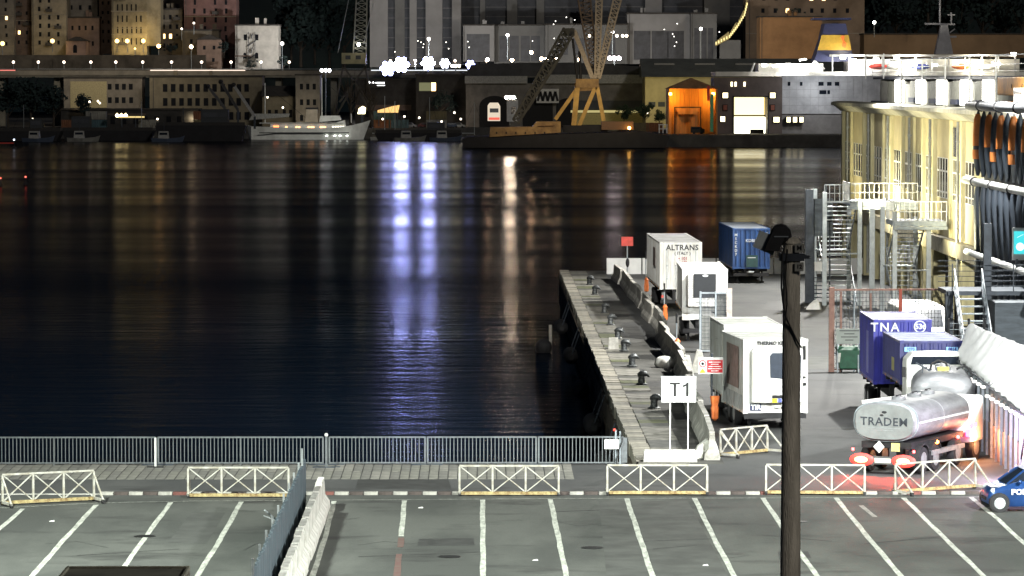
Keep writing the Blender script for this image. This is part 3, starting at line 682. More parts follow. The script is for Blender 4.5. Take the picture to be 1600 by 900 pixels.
# 3 reefer trailer with black grille
def reefer_front(t, W, zb, zt, gx0, gx1, gz0, gz1, apron):
    MB().box(-W/2+.28, W/2-.3, -.42, -.02, zb+.28, zt-.22).build('cooling_unit', WHITEV, t, bevel=.06)
    MB().box(gx0, gx1, -.46, -.41, gz0, gz1).build('grille', mat('grille_black', (.012,.014,.018), .4), t, bevel=.02)
t, W, zb, zt = trailer('white refrigerated trailer with a black grille in its front, parked at mid quay', 1066, 1137, 421, 487, 535, 8.4, -.8, WHITEV, ribs=False, roofm=SIDEG)
reefer_front(t, W, zb, zt, -.62, .58, zt-1.5, zt-.22, True)
MB().ball((0,-.47,zt-.32),.1,8,(1.6,.1,.6)).build('maker_badge', TXT, t)
vv = MB()
for k in range(9): vv.box(-W/2+.3, -.68, -.45, -.425, zt-1.5+k*.12, zt-1.44+k*.12)
vv.build('louvre', mat('louvre_grey', (.5,.5,.5), .5), t)
MB().bar((.12,-.43,zb+.3),(.12,-.43,zt-1.6),.02).bar((-.65,-.43,zb+.3),(-.65,-.43,zt-.3),.02).build('panel_seam', TXB, t)
MB().box(-W/2,-W/2+.35,-.05,0,zb-.45,zb+.25).prism([(-W/2+.35,zb+.02),(.3,zb-.0),(.9,zb-.32),(-W/2+.35,zb-.45)],-.05,0).build('lower_apron', WHITEV, t)
MB().path([(-.3,-.3,zb-.1),(.1,-.38,zb-.35),(.5,-.35,zb-.3),(.8,-.3,zb-.1)], .03).build('hose', BLACK, t)
MB().bar((-.5,-.44,zt-1.75),(-.15,-.44,zt-1.75),.05,.02).build('unit_label', TXB, t)
# 4 the trailer behind the front one
t, W, zb, zt = trailer('white container trailer standing right behind the front trailer, only its dusty roof clear', 1131, 1223, 508, 620, 649, 5.6, 2.6, WHITEV, ribs=True, roofm=ROOFL)
MB().box(-W/2+.15,W/2-.15,-.07,-.02,zt-.26,zt-.14).build('header_bar', WHITEP, t); MB().box(-W/2+.2,-W/2+.75,-.09,-.02,zt-.34,zt-.24).build('hinge', BLACK, t)
# 5 TIR reefer trailer
t, W, zb, zt = trailer('white refrigerated trailer with TIR plate, the nearest white one, partly behind the concrete pole', 1161, 1263, 531, 645, 675, 5.6, 5.4, WHITEV, ribs=False, roofm=ROOFL)
MB().prism([(-W/2+.3,zb+.42),(W/2-.25,zb+.42),(W/2-.25,zt-.35),(W/2-.4,zt-.24),(-W/2+.45,zt-.24),(-W/2+.3,zt-.4)], -.36, -.02).build('cooling_unit', WHITEV, t, bevel=.07)
gl = MB().prism([(-.28,zt-1.5),(.95,zt-1.62),(.98,zt-.62),(.9,zt-.5),(-.2,zt-.5),(-.3,zt-.62)], -.39, -.35).build('grille', mat('grille_blue_black', (.03,.04,.06), .3), t, bevel=.02)
text('lettering', 'THERMO KING', .2, TXB, t, (-.1,-.05,zt-.13), bold=.008)
MB().bar((-W/2+.32,-.37,zt-1.62),(W/2-.28,-.37,zt-1.72),.015,.02).build('panel_seam', mat('louvre_grey', (.5,.5,.5)), t)
pp = MB().box(-W/2+.28,-W/2+.72,-.06,0,zb+.1,zb+.38).build('tir_plate', mat('plate_navy', (.03,.035,.1), .5), t); text('lettering', 'TIR', .28, TXT, pp, (-W/2+.5,-.07,zb+.23), bold=.012)
for k in range(3): MB().bar((-.05+.3*k,-.05,zb+.22),(.15+.3*k,-.05,zb+.22),.14,.04).build('connector', mat('louvre_grey', (.5,.5,.5)), t)
MB().box(-.2,.5,-.4,-.37,zb+.62,zb+.74).build('strip_label', BLACK, t); MB().box(-.2,.0,-.4,-.37,zb+.44,zb+.6).build('yellow_label', mat('notice_yellow', (.75,.62,.03)), t); MB().box(.05,.18,-.4,-.37,zb+.46,zb+.6).box(.22,.38,-.4,-.37,zb+.46,zb+.6).build('blue_label', mat('label_blue', (.1,.13,.5)), t)
hb = MB().box(W/2-.22,W/2-.1,-.06,0,zt-.8,zt-.25).build('latch_plate', BLACK, t); MB().box(W/2-.25,W/2-.08,-.08,0,zb+1.1,zb+1.2).box(W/2-.2,W/2-.1,-.07,0,zb+1.4,zb+1.46).build('door_latch', BLACK, t)
MB().box(-W/2-.012,-W/2-.002,1.2,4.2,zb+.9,zt-.35).build('side_emblem', mat('faded_brown_print', (.3,.22,.2)), t)
corrugated(MB(), .3, 5.3, -W/2, zb+.1, zb+.7, .03, .4, 'y', -1).build('skirt_ribs', SIDEG, t)
# 6 ultramarine container TNA and 7 navy container
t, W, zb, zt = trailer('ultramarine container with white TNA lettering and a round emblem, right of the green bin', 1365, 1456, 500, 600, 650, 5.9, 0, BLUET, roofm=BLUET)
text('lettering', 'TNA', .52, TXT, t, (-.75,-.04,zt-.32), bold=.008, space=1.25)
em = MB().lathe([(.26,0),(.26,.012)], (.72,-.045,zt-.28), 20, 'y').build('round_emblem', TXT, t); MB().lathe([(.21,0),(.21,.012)], (.72,-.056,zt-.28), 20, 'y').build('emblem_disc', BLUET, em); text('lettering', '53t', .3, TXT, em, (.72,-.07,zt-.28), bold=.012)
MB().box(-W/2-.012,-W/2-.003,2,2.9,zb+.3,zt-.6).build('side_print', mat('side_print_pale', (.14,.15,.45), .5), t)
t, W, zb, zt = trailer('navy container with two light blue number plates, behind the white lorry cab', 1406, 1507, 533, 600, 672, 5.7, 1.0, BLUED, roofm=mat('dusty_blue_roof', (.3,.33,.6), .6, 0, .25, 1))
for xx, s2 in ((-W/2+.42, '1070'), (W/2-.5, '0814')):
    pp = MB().box(xx-.24,xx+.24,-.06,-.01,zt-.42,zt-.24).build('number_plate', mat('plate_light_blue', (.25,.5,.8), .5), t); text('lettering', s2, .17, BLUET, pp, (xx,-.07,zt-.33), bold=.006)
MB().box(-W/2-.012,-W/2-.003,1.8,2.6,zb+.4,zt-.8).build('side_print', mat('side_print_yellow', (.3,.28,.08), .6), t)
Yc = t.location.y; Xc = t.location.x
# white cab in front of it
t = thing('lorry_cab', 'white lorry cab with rounded top edge and dark windscreen between navy container and silver tank', 'lorry', (Xc, Yc-1.7, 0), R(1))
zc = at(1450, 550, Yc-1.7).z
sec = lambda yy, w2, z0, z1: [(-w2,yy,z0),(w2,yy,z0),(w2,yy,z1-.3),(w2-.25,yy,z1-.04),(0,yy,z1),(-w2+.25,yy,z1-.04),(-w2,yy,z1-.3)]
MB().loft([sec(0,1.22,.6,zc-.02), sec(1.2,1.22,.6,zc), sec(1.5,1.2,.6,zc-.25)]).build('cab_shell', WHITEP, t, bevel=.05)
MB().prism([(-1.06,zc-.5),(1.06,zc-.5),(.98,zc-.18),(-.98,zc-.18)], -.03, .02).build('windscreen', GLASSD, t)
MB().prism([(-1.04,zc-1.2),(1.04,zc-1.2),(1.04,zc-.56),(-1.04,zc-.56)], -.03, .02).build('front_panel', mat('cab_panel_grey', (.5,.52,.5), .5), t, bevel=.02)
for sx in (-1,1): MB().box(sx*1.34-.07,sx*1.34+.07,-.12,.02,zc-1.0,zc-.6).build('mirror', BLACK, t)
wheels(t, 2.3, [.8]); MB().box(-1.1,1.1,-.05,1.2,.35,.6).build('bumper', CHASSIS, t)

# ------------------------------------------------------------------ tank lorries
def superell(a, b, n=28, p=2.6):
    o = []
    for i in range(n):
        t_ = 2*math.pi*i/n; c, s_ = math.cos(t_), math.sin(t_)
        o.append((a*abs(c)**(2/p)*(1 if c >= 0 else -1), b*abs(s_)**(2/p)*(1 if s_ >= 0 else -1)))
    return o
RL = emat('tail_light_glow', (1.0, .045, .025), 2.2); RLC = emat('tail_light_bulb', (1.0, .3, .08), 16); RLS = emat('marker_light_red', (1.0, .03, .03), 30); AMB = emat('amber_side_light', (1.0, .25, .03), 30)
Y0 = 136.6; c = at(1383.5, 659, Y0)
t = thing('tank_lorry', 'silver tank lorry with TRADEM lettering and bright red tail lights driving away to the right', 'lorry', (c.x, Y0, 0), R(-27))
zc = c.z
a_, b_ = 1.22, .71
secs = []
for yy, k in ((-.12,.55),(-.1,.8),(-.03,.95),(.06,1.0),(5.4,1.0),(5.5,.93),(5.58,.75),(5.6,.5)):
    secs.append([(x*k if k < 1 else x, yy, zc + z*k) for x, z in superell(a_, b_)])
MB().loft(secs).build('tank', ALU, t, smooth=True)
MB().prism([(x*.9, zc+z*.88) for x, z in superell(a_, b_, 28, 3)], -.128, -.122).build('end_plate', mat('matte_tank_end', (.2,.21,.21), .6, .1, .2, 2), t)
MB().loft([[(x*1.012, yy, zc+z*1.012) for x, z in superell(a_, b_)] for yy in (.02, .1)]).build('rim_band', STEEL, t)
MB().loft([[(x*1.01, yy, zc+z*1.01) for x, z in superell(a_, b_)] for yy in (2.7, 2.76)]).build('tank_band', mat('tank_seam', (.45,.46,.48), .4, .6), t)
MB().box(a_+.0,a_+.03,.15,5.4,zc-.04,zc+.02).build('side_trim', WHITEP, t)
text('lettering', 'TRADEM', .42, mat('lettering_slate', (.03,.035,.045), .8), t, (0,-.14,zc+.0), bold=.003, sx=1.05, space=1.08)
MB().bar((-.6,-.13,zc-.22),(.6,-.13,zc-.22),.02,.01).bar((-.35,-.13,zc-.3),(.35,-.13,zc-.3),.02,.01).build('small_lettering', mat('lettering_grey', (.3,.31,.32), .6), t)
MB().ball((0,-.13,zc+.35),.05,6,(2,.3,1)).ball((-.1,-.13,zc+.24),.04,6,(2,.3,1)).ball((0,-.08,zc+.56),.08,6,(2,.5,.6)).build('small_fitting', BLACK, t)
for yy in (1.3, 2.9, 4.3): 
    h_ = MB().lathe([(.26,0),(.26,.1),(.1,.14),(.03,.15)], (0,yy,zc+b_-.01), 12).build('hatch', ALU, t); MB().box(-.02,.02,yy-.25,yy+.25,zc+b_+.12,zc+b_+.17).build('handle', BLACK, h_)
MB().box(-.95,.95,.1,5.5,.95,1.18).build('chassis', CHASSIS, t)
bp = MB().box(-1.12,1.12,-.25,-.12,.4,.68).build('rear_bumper', mat('bumper_grey', (.09,.09,.09), .5), t)
for sx in (-.8, .8):
    tl = MB().ball((sx,-.26,.55),.38,12,(1.25,.22,.62)).build('tail_light', RL, bp, smooth=True); MB().ball((sx,-.33,.55),.15,10,(1.7,.35,.75)).build('bulb', RLC, tl)
bpy.context.view_layer.update(); t.matrix_basis
for sx in (-.8,.8): lamp('SPOT', 'tail_light_beam', t.matrix_basis @ Vector((sx,-.34,.66)), t.matrix_basis @ Vector((sx,-2.4,0)), 1100, (1,.05,.02), .12, 140, .8)
MB().box(-.3,.3,-.27,-.25,.46,.62).build('number_plate', mat('plate_lit', (.8,.8,.7), .5), bp)
for sx in (-1.16, 1.16): MB().ball((sx,-.2,.9),.055,6).build('marker_light', RLS, t)
MB().prism([(-.38,1.02),(-.16,1.24),(.06-.02,1.02),(-.16,.8)],-.2,-.18).build('diamond_placard', WHITEP, t); MB().box(.3,.62,-.2,-.18,.88,1.18).build('yellow_placard', mat('placard_ochre', (.55,.5,.2), .6), t)
for k in (2.2, 4.4): MB().ball((1.15,k,1.05),.07,6).build('side_light', AMB if k < 3 else RLS, t)
wheels(t, 2.4, [.9, 2.15]);
MB().box(1.05,1.2,1.6,5.0,.62,.78).build('side_guard', GALV, t)
for yy in (.9, 2.15): 
    MB().prism([(yy+.62*math.cos(u), .5+.62*math.sin(u)) for u in [math.pi*k/8 for k in range(9)]] + [(yy+.56*math.cos(u), .5+.56*math.sin(u)) for u in [math.pi*(8-k)/8 for k in range(9)]], .78, 1.15, 'x').build('mudguard', BLACK, t)
wheels(t, 2.4, [4.5]); MB().box(-1.15,1.15,5.75,7.2,.7,2.4).build('cab', WHITEP, t, bevel=.12); MB().box(-1.0,1.0,5.65,5.74,1.7,2.2).build('rear_window', GLASSD, t); MB().box(-.6,.6,5.4,6.8,.55,.8).build('frame', CHASSIS, t)
wheels(t, 2.3, [6.6])
MB().box(1.16,1.3,5.2,5.6,1.0,1.25).build('brake_light', emat('brake_glow', (1,.06,.2), 12), t); MB().box(1.18,1.26,5.7,6.1,1.3,1.45).build('brake_light', emat('brake_glow', (1,.06,.2), 12), t)
# second tank
Y1 = 146.6; c = at(1474, 612, Y1)
t = thing('tank_trailer', 'round silver tank seen end on, hoses and yellow beacon on top, before the navy container', 'tank trailer', (c.x, Y1, 0), R(-6))
a_, b_ = 1.22, .82; zc = at(1474, 581, Y1).z - b_
secs = []
for yy, k in ((-.3,.3),(-.26,.6),(-.15,.85),(0,.97),(.1,1.0),(3.6,1.0),(3.75,.85),(3.8,.5)):
    secs.append([(x*k, yy, zc + z*k) for x, z in superell(a_, b_, 28, 2.3)])
MB().loft(secs).build('tank', ALU, t, smooth=True)
MB().path([(-.5,.6,zc+b_),(-.45,.6,zc+b_+.25),(-.2,.6,zc+b_+.4),(.1,.6,zc+b_+.3),(.2,.6,zc+b_+.02)], .045).path([(.5,.7,zc+b_+.05),(.8,.7,zc+b_+.2),(1.0,.8,zc+b_+.05),(1.1,.9,zc+b_-.2)], .045).build('hose', BLACK, t)
MB().bar((-1.05,.5,zc+b_+.3),(-.5,.5,zc+b_-.0),.06).bar((-.8,.6,zc+b_+.25),(-.8,.6,zc+b_-.1),.04).build('fitting', DSTEEL, t)
MB().box(-.22,.22,.3,.5,zc+b_+.02,zc+b_+.16).build('beacon', emat('beacon_yellow', (1,.95,.1), 1.2), t, bevel=.02)
for yy in (1.2, 2.6): MB().lathe([(.3,0),(.3,.12),(.05,.18)], (0,yy,zc+b_-.02), 12).build('hatch', ALU, t)
MB().box(-.9,.9,.1,3.6,.9,1.1).build('chassis', CHASSIS, t); wheels(t, 2.4, [.9, 2.1]); MB().box(-1.1,1.1,-.1,0,.55,.75).build('rear_bumper', CHASSIS, t)
MB().bar((-1.25,-.2,zc-.1),(-3.1,-.1,zc-.35),.16,.12).build('white_tube', WHITEP, t); MB().lathe([(.12,-.1),(.14,0),(.12,.1)],(-.95,-.2,zc-.05),10,'y').lathe([(.1,-.1),(.13,0),(.1,.1)],(-.3,-.3,zc-.12),10,'y').build('valve', DSTEEL, t)
MB().box(1.25,1.4,.5,1.2,zc-.9,zc-.1).build('white_locker', WHITEP, t)

# ------------------------------------------------------------------ police car
def car(label, loc, rz):
    t = thing('police_car', label, 'police car', loc, rz)     # nose towards -x, side with the word towards -y
    PB = mat('police_blue', (.014,.05,.17), .3, .2, .2, 2); W = .84
    def sec(x, w_, z0, zs, zt2, tw):   # cross-section at x: sill, shoulder, top
        return [(x,-w_*.93,z0),(x,-w_,z0+.12),(x,-w_,zs-.08),(x,-tw,zt2),(x,tw,zt2),(x,w_,zs-.08),(x,w_,z0+.12),(x,w_*.93,z0)]
    body = [sec(-2.02,.55,.3,.5,.52,.5), sec(-1.98,.7,.24,.62,.64,.62), sec(-1.8,.8,.2,.72,.76,.7), sec(-1.4,.84,.18,.84,.9,.72), sec(-1.0,.85,.18,.92,.99,.72), sec(-.2,.86,.18,.95,1.0,.74), sec(1.2,.86,.18,.98,1.02,.74), sec(1.8,.84,.2,.98,1.02,.7), sec(2.0,.78,.26,.9,.95,.66), sec(2.04,.7,.32,.7,.8,.6)]
    MB().loft(body).build('body', PB, t, smooth=True)
    def gs(x, z, w_): return [(x,-w_,z),(x,w_,z)]
    zr = 1.5
    gh = MB().loft([[(-1.42,-.72,.9),(-1.42,.72,.9),(-1.4,.72,.92),(-1.4,-.72,.92)], [(-.75,-.62,.94),(-.75,.62,.94),(-.75,.58,1.38),(-.75,-.58,1.38)], [(-.3,-.74,.95),(-.3,.74,.95),(-.3,.57,1.44),(-.3,-.57,1.44)], [(1.2,-.74,.98),(1.2,.74,.98),(1.2,.56,1.42),(1.2,-.56,1.42)], [(1.9,-.68,1.0),(1.9,.68,1.0),(1.75,.55,1.3),(1.75,-.55,1.3)]])
    gh.build('side_windows', GLASSD, t)
    MB().prism([(-.82,1.36),(-.5,1.45),(.1,1.5),(1.2,1.47),(1.75,1.36),(1.8,1.31),(1.2,1.42),(.1,1.45),(-.5,1.4)], -.6, .6).build('roof', PB, t, bevel=.02)
    for sx in (-1,1):
        for (x0,z0,x1,z1) in ((-1.42,.92,-.8,1.37),(.0,.97,-.02,1.44),(1.25,.98,1.2,1.42),(1.92,.98,1.76,1.34)):
            MB().bar((x0, sx*.755, z0), (x1, sx*.6, z1), .07, .04).build('window_pillar', PB, t)
        MB().ball((-1.02, sx*.92, 1.0), .1, 8, (.7,1,.7)).build('mirror', PB, t)
        MB().ball((-1.84, sx*.62, .68), .12, 8, (.9,1,.8)).build('headlight', mat('headlight_glass', (.7,.75,.8), .15), t)
        MB().box(.42,.56,sx*.865-.01,sx*.865+.01,.78,.81).build('door_handle', BLACK, t)
        MB().bar((-.72,sx*.863,.3),(-.75,sx*.863,.9),.012,.008).bar((.3,sx*.868,.3),(.3,sx*.868,.95),.012,.008).bar((-.72,sx*.863,.3),(1.1,sx*.866,.3),.012,.008).build('door_seam', BLACK, t)
        MB().box(-1.95,1.98,sx*.86-.004*(sx<0),sx*.86+.004*(sx>0),.36,.4).build('trim_strip', TXT, t) if False else None
        for wx in (-1.68, 1.22):
            MB().lathe([(.33,-.1),(.33,.1)], (wx,sx*.78,.31), 18, 'y').build('wheel_arch', BLACK, t)
            w_ = MB().lathe([(.2,-.1),(.29,-.1),(.305,-.06),(.305,.06),(.29,.1),(.2,.1)], (wx,sx*.8,.3), 18, 'y').build('tyre', BLACK, t, smooth=True)
            r_ = MB().lathe([(.03,-.11),(.19,-.1),(.2,.1),(.03,.11)], (wx,sx*.8,.3), 14, 'y').build('rim', GALV, w_)
            sp = MB()
            for k in range(7):
                a2 = k*2*math.pi/7; sp.bar((wx,sx*.915,.3),(wx+.17*math.cos(a2),sx*.915,.3+.17*math.sin(a2)),.03,.012)
            sp.build('spokes', WHITEP, w_)
    MB().box(-2.05,-1.96,-.35,.35,.36,.46).build('grille', BLACK, t)
    MB().box(-.1,.25,-.5,.5,1.5,1.6).build('light_bar', mat('beacon_blue', (.03,.08,.6), .2), t, bevel=.03)
    text('lettering', 'POLIZIA', .24, TXT, t, (-1.3,-.885,.66), bold=.012, sx=1.15, align='LEFT')
    MB().box(-1.9,-1.5,-.5,.5,.80,.805).build('bonnet_stripe', TXT, t)
    return t
q = gnd(1537, 800)
car('blue police car with white POLIZIA lettering, cut off by the right edge', (q.x + 2.12, q.y + .85, 0), R(4))

# ------------------------------------------------------------------ bin, mesh fences, sign board, van
GRN = mat('dark_green_bin', (.02,.09,.05), .5, 0, .25, 3)
q = gnd(1323, 578); 
t = thing('rubbish_bin', 'dark green wheeled rubbish container before the tall mesh fence', 'rubbish bin', (q.x, q.y-1.3, 0))
MB().loft([[(-.48,-.35,.18),(.48,-.35,.18),(.48,.35,.18),(-.48,.35,.18)], [(-.62,-.45,1.08),(.62,-.45,1.08),(.62,.45,1.08),(-.62,.45,1.08)]]).build('tub', GRN, t, bevel=.03)
MB().prism([(-.5,1.08),(.5,1.08),(.45,1.2),(.1,1.28),(-.3,1.24)], -.64, .64, 'x').build('lid', GRN, t, bevel=.02)
for sx in (-1,1):
    MB().prism([(sx*.6,.5),(sx*.5,.5),(sx*.45,.95),(sx*.58,.95)], -.47, -.44).build('reflector_stripe', mat('stripe_pale', (.5,.5,.45), .5), t)
    MB().box(sx*.68-.04,sx*.68+.04,-.1,.1,.85,.95).build('lifting_lug', STEEL, t)
    for yy in (-.3,.3): MB().tube((sx*.4-.03,yy,.1),(sx*.4+.03,yy,.1),.1,10).build('castor', BLACK, t)
PINK = mat('faded_pink_primer', (.34,.19,.15), .7, 0, .25, 4, c2=(.22,.12,.09))
def mesh_fence(label, pts, H, posts, wire_every=.16, rail=PINK):
    t = thing('mesh_fence', label, 'fence', pts[0]); d = Vector(pts[1]) - Vector(pts[0]); L = d.length; t.rotation_euler.z = math.atan2(d.y, d.x)
    for x, w_, m_, h_ in posts: MB().box(x-w_/2, x+w_/2, -.06, .06, 0, h_).build('post', m_, t)
    MB().bar((0,0,H-.08),(L,0,H-.08),.09).build('top_rail', rail, t); MB().bar((0,0,.12),(L,0,.12),.06).build('bottom_rail', rail, t)
    wi = MB(); k = .08
    while k < L: wi.box(k-.012,k+.012,-.012,.0,.12,H-.1); k += wire_every
    k = .2
    while k < H: wi.box(0,L,.0,.012,k-.01,k+.01); k += .2
    kind(wi.build('wire_mesh', DSTEEL, t), 'stuff'); return t
q = gnd(1299, 581); Hf = 4.05
mesh_fence('tall mesh fence with thick pink posts beside the green bin', ((q.x,q.y,0),(q.x+6.1,q.y+.4,0)), Hf, [(0,.26,PINK,4.1),(.45,.1,PINK,3.9),(1.1,.05,STEEL,3.9),(1.9,.1,PINK,3.8),(3.35,.14,mat('rust_red_post', (.45,.08,.04), .6),4.0),(6.1,.2,BLACK,4.05)])
bd = at(1328, 529, q.y-1.4)
t = thing('notice_board', 'grey notice board with lines of small print above the green bin', 'sign', (bd.x, q.y-.5, 0))
pb = MB().box(-.58,.58,-.04,0,bd.z-.32,bd.z+.42).build('sign_panel', mat('board_grey_green', (.3,.33,.3), .6, 0, .1, 2), t)
for k, wd in enumerate((.95,.5,.8,.4)): MB().box(-wd/2+.05,wd/2+.05,-.05,-.04,bd.z+.3-k*.15,bd.z+.34-k*.15).build('text_line', TXB, pb)
for sx in (-.5,.5): MB().box(sx-.03,sx+.03,.0,.05,0,bd.z+.42).build('post', STEEL, t)
q = gnd(1094, 552)
mesh_fence('tall grey mesh fence panel standing right of the reefer trailer', ((q.x,q.y,0),(q.x+1.55,q.y+.2,0)), 3.2, [(0,.1,STEEL,3.2),(.8,.08,STEEL,3.2),(1.52,.28,mat('pale_pink_post', (.5,.42,.38), .7),3.35)], .07, STEEL)
o = MB().box(.04,.75,.04,.07,.1,1.95).build('lower_sheet', mat('frosted_sheet', (.42,.42,.38), .6, 0, .25, 2), bpy.data.objects['mesh_fence.001'])
MB().box(.85,1.35,.08,.11,1.1,3.1).build('upper_sheet', mat('frosted_sheet', (.42,.42,.38)), bpy.data.objects['mesh_fence.001'])

# white van
Yv = 196.0; a = at(1406, 480, Yv); b2 = at(1478, 480, Yv); Wv = b2.x - a.x; zt = at(1440, 477, Yv).z
t = thing('white_van', 'white high roof van behind the mesh fence, windscreen to the camera', 'van', ((a.x+b2.x)/2, Yv, 0), R(1.0))
def vs(yy, w_, z0, z1): return [(-w_,yy,z0),(w_,yy,z0),(w_,yy,z1-.15),(w_-.18,yy,z1),(-w_+.18,yy,z1),(-w_,yy,z1-.15)]
MB().loft([vs(-1.1,Wv/2-.1,.5,1.15), vs(-.9,Wv/2,.4,1.3), vs(0,Wv/2,.4,zt-.12), vs(.35,Wv/2,.4,zt), vs(5.2,Wv/2,.4,zt), vs(5.3,Wv/2-.05,.5,zt-.1)]).build('body', WHITEP, t, smooth=False, bevel=.04)
MB().add([(-Wv/2+.18,-.86,1.32),(Wv/2-.18,-.86,1.32),(Wv/2-.26,-.08,zt-.2),(-Wv/2+.26,-.08,zt-.2),(-Wv/2+.18,-.9,1.28),(Wv/2-.18,-.9,1.28),(Wv/2-.26,-.12,zt-.2),(-Wv/2+.26,-.12,zt-.2)], [(0,1,2,3),(4,7,6,5),(0,4,5,1),(1,5,6,2),(2,6,7,3),(3,7,4,0)]).build('windscreen', GLASSD, t)
MB().box(-.3,.3,1.0,1.35,zt-.01,zt+.03).build('roof_vent', DSTEEL, t); MB().prism([(-.7,0.6),(.7,.6),(.6,3.6),(-.6,3.6)], zt, zt+.02, 'z').build('roof_panel', mat('louvre_grey', (.5,.5,.5)), t)
wheels(t, Wv, [.0, 3.9], .36)
for sx in (-1,1): MB().box(sx*(Wv/2+.12)-.06,sx*(Wv/2+.12)+.06,-.5,-.4,1.3,1.6).build('mirror', BLACK, t); MB().box(sx*.75-.15,sx*.75+.15,-1.14,-1.08,.75,.92).build('headlight', mat('headlight_glass', (.7,.75,.8)), t)

# ------------------------------------------------------------------ WHITE TARPAULIN SHED on the right
TARP = mat('white_tarpaulin', (.85,.85,.85), .6, 0, .06, .8, .5, 1.5)
t = thing('tarpaulin_shed', 'shed roofed with bright white tarpaulin along the right edge, its side lit orange and pink', 'shed', (19.0, 136.0, 0))
def tarp_roof(y0, y1, ze0, ze1, zr0, zr1, xr0, xr1, name):
    mb = MB(); n = 40; m_ = 12; v = []
    for i in range(n+1):
        f = i/n; yy = y0 + (y1-y0)*f; ze = ze0 + (ze1-ze0)*f; zr = zr0 + (zr1-zr0)*f; xr = xr0 + (xr1-xr0)*f
        for j in range(m_+1):
            g_ = j/m_
            if g_ <= .6: u = g_/.6; x = xr*u**1.2; z = ze + (zr-ze)*u + .14*abs(math.sin(i*math.pi/5))*u**2
            else: u = (g_-.6)/.4; x = xr + 1.6*u; z = zr - 1.2*u**1.3 + .14*abs(math.sin(i*math.pi/5))*(1-u)
            z += .03*math.sin(i*1.1+j*1.6); x += .04*math.sin(i*.9+j)
            v.append((x, yy, z))
    w2 = m_+1
    mb.add(v, [(i*w2+j, i*w2+j+1, (i+1)*w2+j+1, (i+1)*w2+j) for i in range(n) for j in range(m_)])
    o = mb.build(name, TARP, t, smooth=True); s_ = o.modifiers.new('thickness', 'SOLIDIFY'); s_.thickness = .03; return o
tarp_roof(-2.6, 7.25, 2.42, 2.68, 3.3, 3.3, 1.1, 1.6, 'tarpaulin')
tarp_roof(7.3, 17.6, 2.72, 2.95, 4.0, 4.3, 1.35, .5, 'tarpaulin')
gp = [(0,2.66)] + [(.06+1.29*u**1.2, 2.72+1.28*u) for u in (0,.25,.5,.75,1)] + [(2.9,2.8),(2.9,2.3)]
MB().prism(gp, 7.27, 7.31, 'y').build('gable_tarpaulin', TARP, t)
pm = MB().box(-.05,.05,-.05,.05,0,2.4).mesh('post', STEEL)
SHW = mat('translucent_pinkish_sheet', (.3,.21,.18), .7, 0, .3, 1.1, c2=(.16,.1,.09), stretch=(1,2.5,.5)); SHD = mat('dark_shed_sheet', (.14,.14,.15), .7, 0, .3, 2, stretch=(1,3,.5))
y = -2.4
while y < 17:
    inst('post', pm, t, (0, y, 0), 0, (1, 1, 1 if y < 7 else 1.14)); y += 1.3
y = -2.3; k = 0
while y < 15.8:
    MB().box(.03,.05,y,y+1.18,.02,1.25).build('lower_sheet', SHW, t); MB().box(.06,.08,y,y+1.18,1.28,2.35+.02*k).build('upper_sheet', SHD, t)
    y += 1.3; k += 1
y = -2.2
while y < 16.8:
    MB().box(-.14,.0,y+.3,y+.72,2.22+(.25 if y > 7 else 0),2.3+(.25 if y > 7 else 0)).build('eave_lamp', emat('eave_lamp', (1,.97,.92), 2.2), t); y += 1.3
MB().bar((-.02,-2.5,2.36),(-.02,7,2.58),.08).bar((-.02,7.1,2.66),(-.02,17,2.88),.08).bar((0,-2.4,2.2),(.0,-1.0,.6),.05).build('eave_beam', DSTEEL, t)
e = MB().box(.1,5.5,-2.45,-2.4,.0,1.15).build('gable_sheet', SHW, t); MB().box(.1,5.5,-2.44,-2.42,1.2,2.3).build('gable_upper_sheet', mat('shed_louvre_blue', (.25,.27,.33), .6, 0, .3, 1, stretch=(.3,1,14)), t)
lamp('POINT', 'shed_lamp_glow', (18.2, 141.5, .9), (0,0,0), 420, (1.0,.4,.15), .25)
lamp('POINT', 'shed_lamp_glow', (18.3, 134.6, 1.6), (0,0,0), 700, (.95,.7,1.0), .25)
lamp('SPOT', 'added_roof_spot', (14, 136, 18), (20.0, 146, 3), 13000, (1,1,1), .3, 110, .8)  # unseen spot added to whiten the left slope of the tarpaulin

# ------------------------------------------------------------------ YELLOW TERMINAL BUILDING (facade runs away from the camera)
BX = 27.7; BY0 = 172.0; BY1 = 294.0
YEL = mat('yellow_render', (.62,.54,.32), .8, 0, .16, .5, .2, 4, c2=(.52,.45,.27)); YELP = mat('pale_yellow_pilaster', (.68,.62,.36), .7, 0, .2, 1.2, stretch=(2,2,.4)); CORN = mat('cornice_stone', (.5,.48,.38), .75, 0, .25, .8)
DARKR = mat('dark_recess', (.035,.032,.03), .8, 0, .3, 1)
t = thing('terminal_building', 'long yellow terminal building with pilasters, narrow windows and a lit roof deck, at the right', 'building', (BX, BY0, 0))
Ly = BY1-BY0
MB().box(0, 30, 0, Ly, 4.75, 12.2).build('wall', YEL, t)
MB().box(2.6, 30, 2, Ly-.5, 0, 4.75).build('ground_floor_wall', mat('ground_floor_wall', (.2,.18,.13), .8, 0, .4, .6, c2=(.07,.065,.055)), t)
MB().box(-.45,.0,-.2,Ly+.3,3.85,4.72).build('lower_beam', mat('beam_stone', (.42,.38,.26), .8, 0, .3, 1.5), t)
MB().prism([(-.2,11.75),(-.75,12.15),(-.95,12.2),(-.95,12.42),(-.5,12.5),(.4,12.5),(.4,12.2),(0,11.75)], -.3, Ly+.9, 'y').build('cornice', CORN, t)
py = [294-.5, 287.5, 277.5, 272, 264.6, 258.9, 252, 245.8, 240, 234.4, 226.4, 220.5, 213.9, 207.5, 201, 194.5]
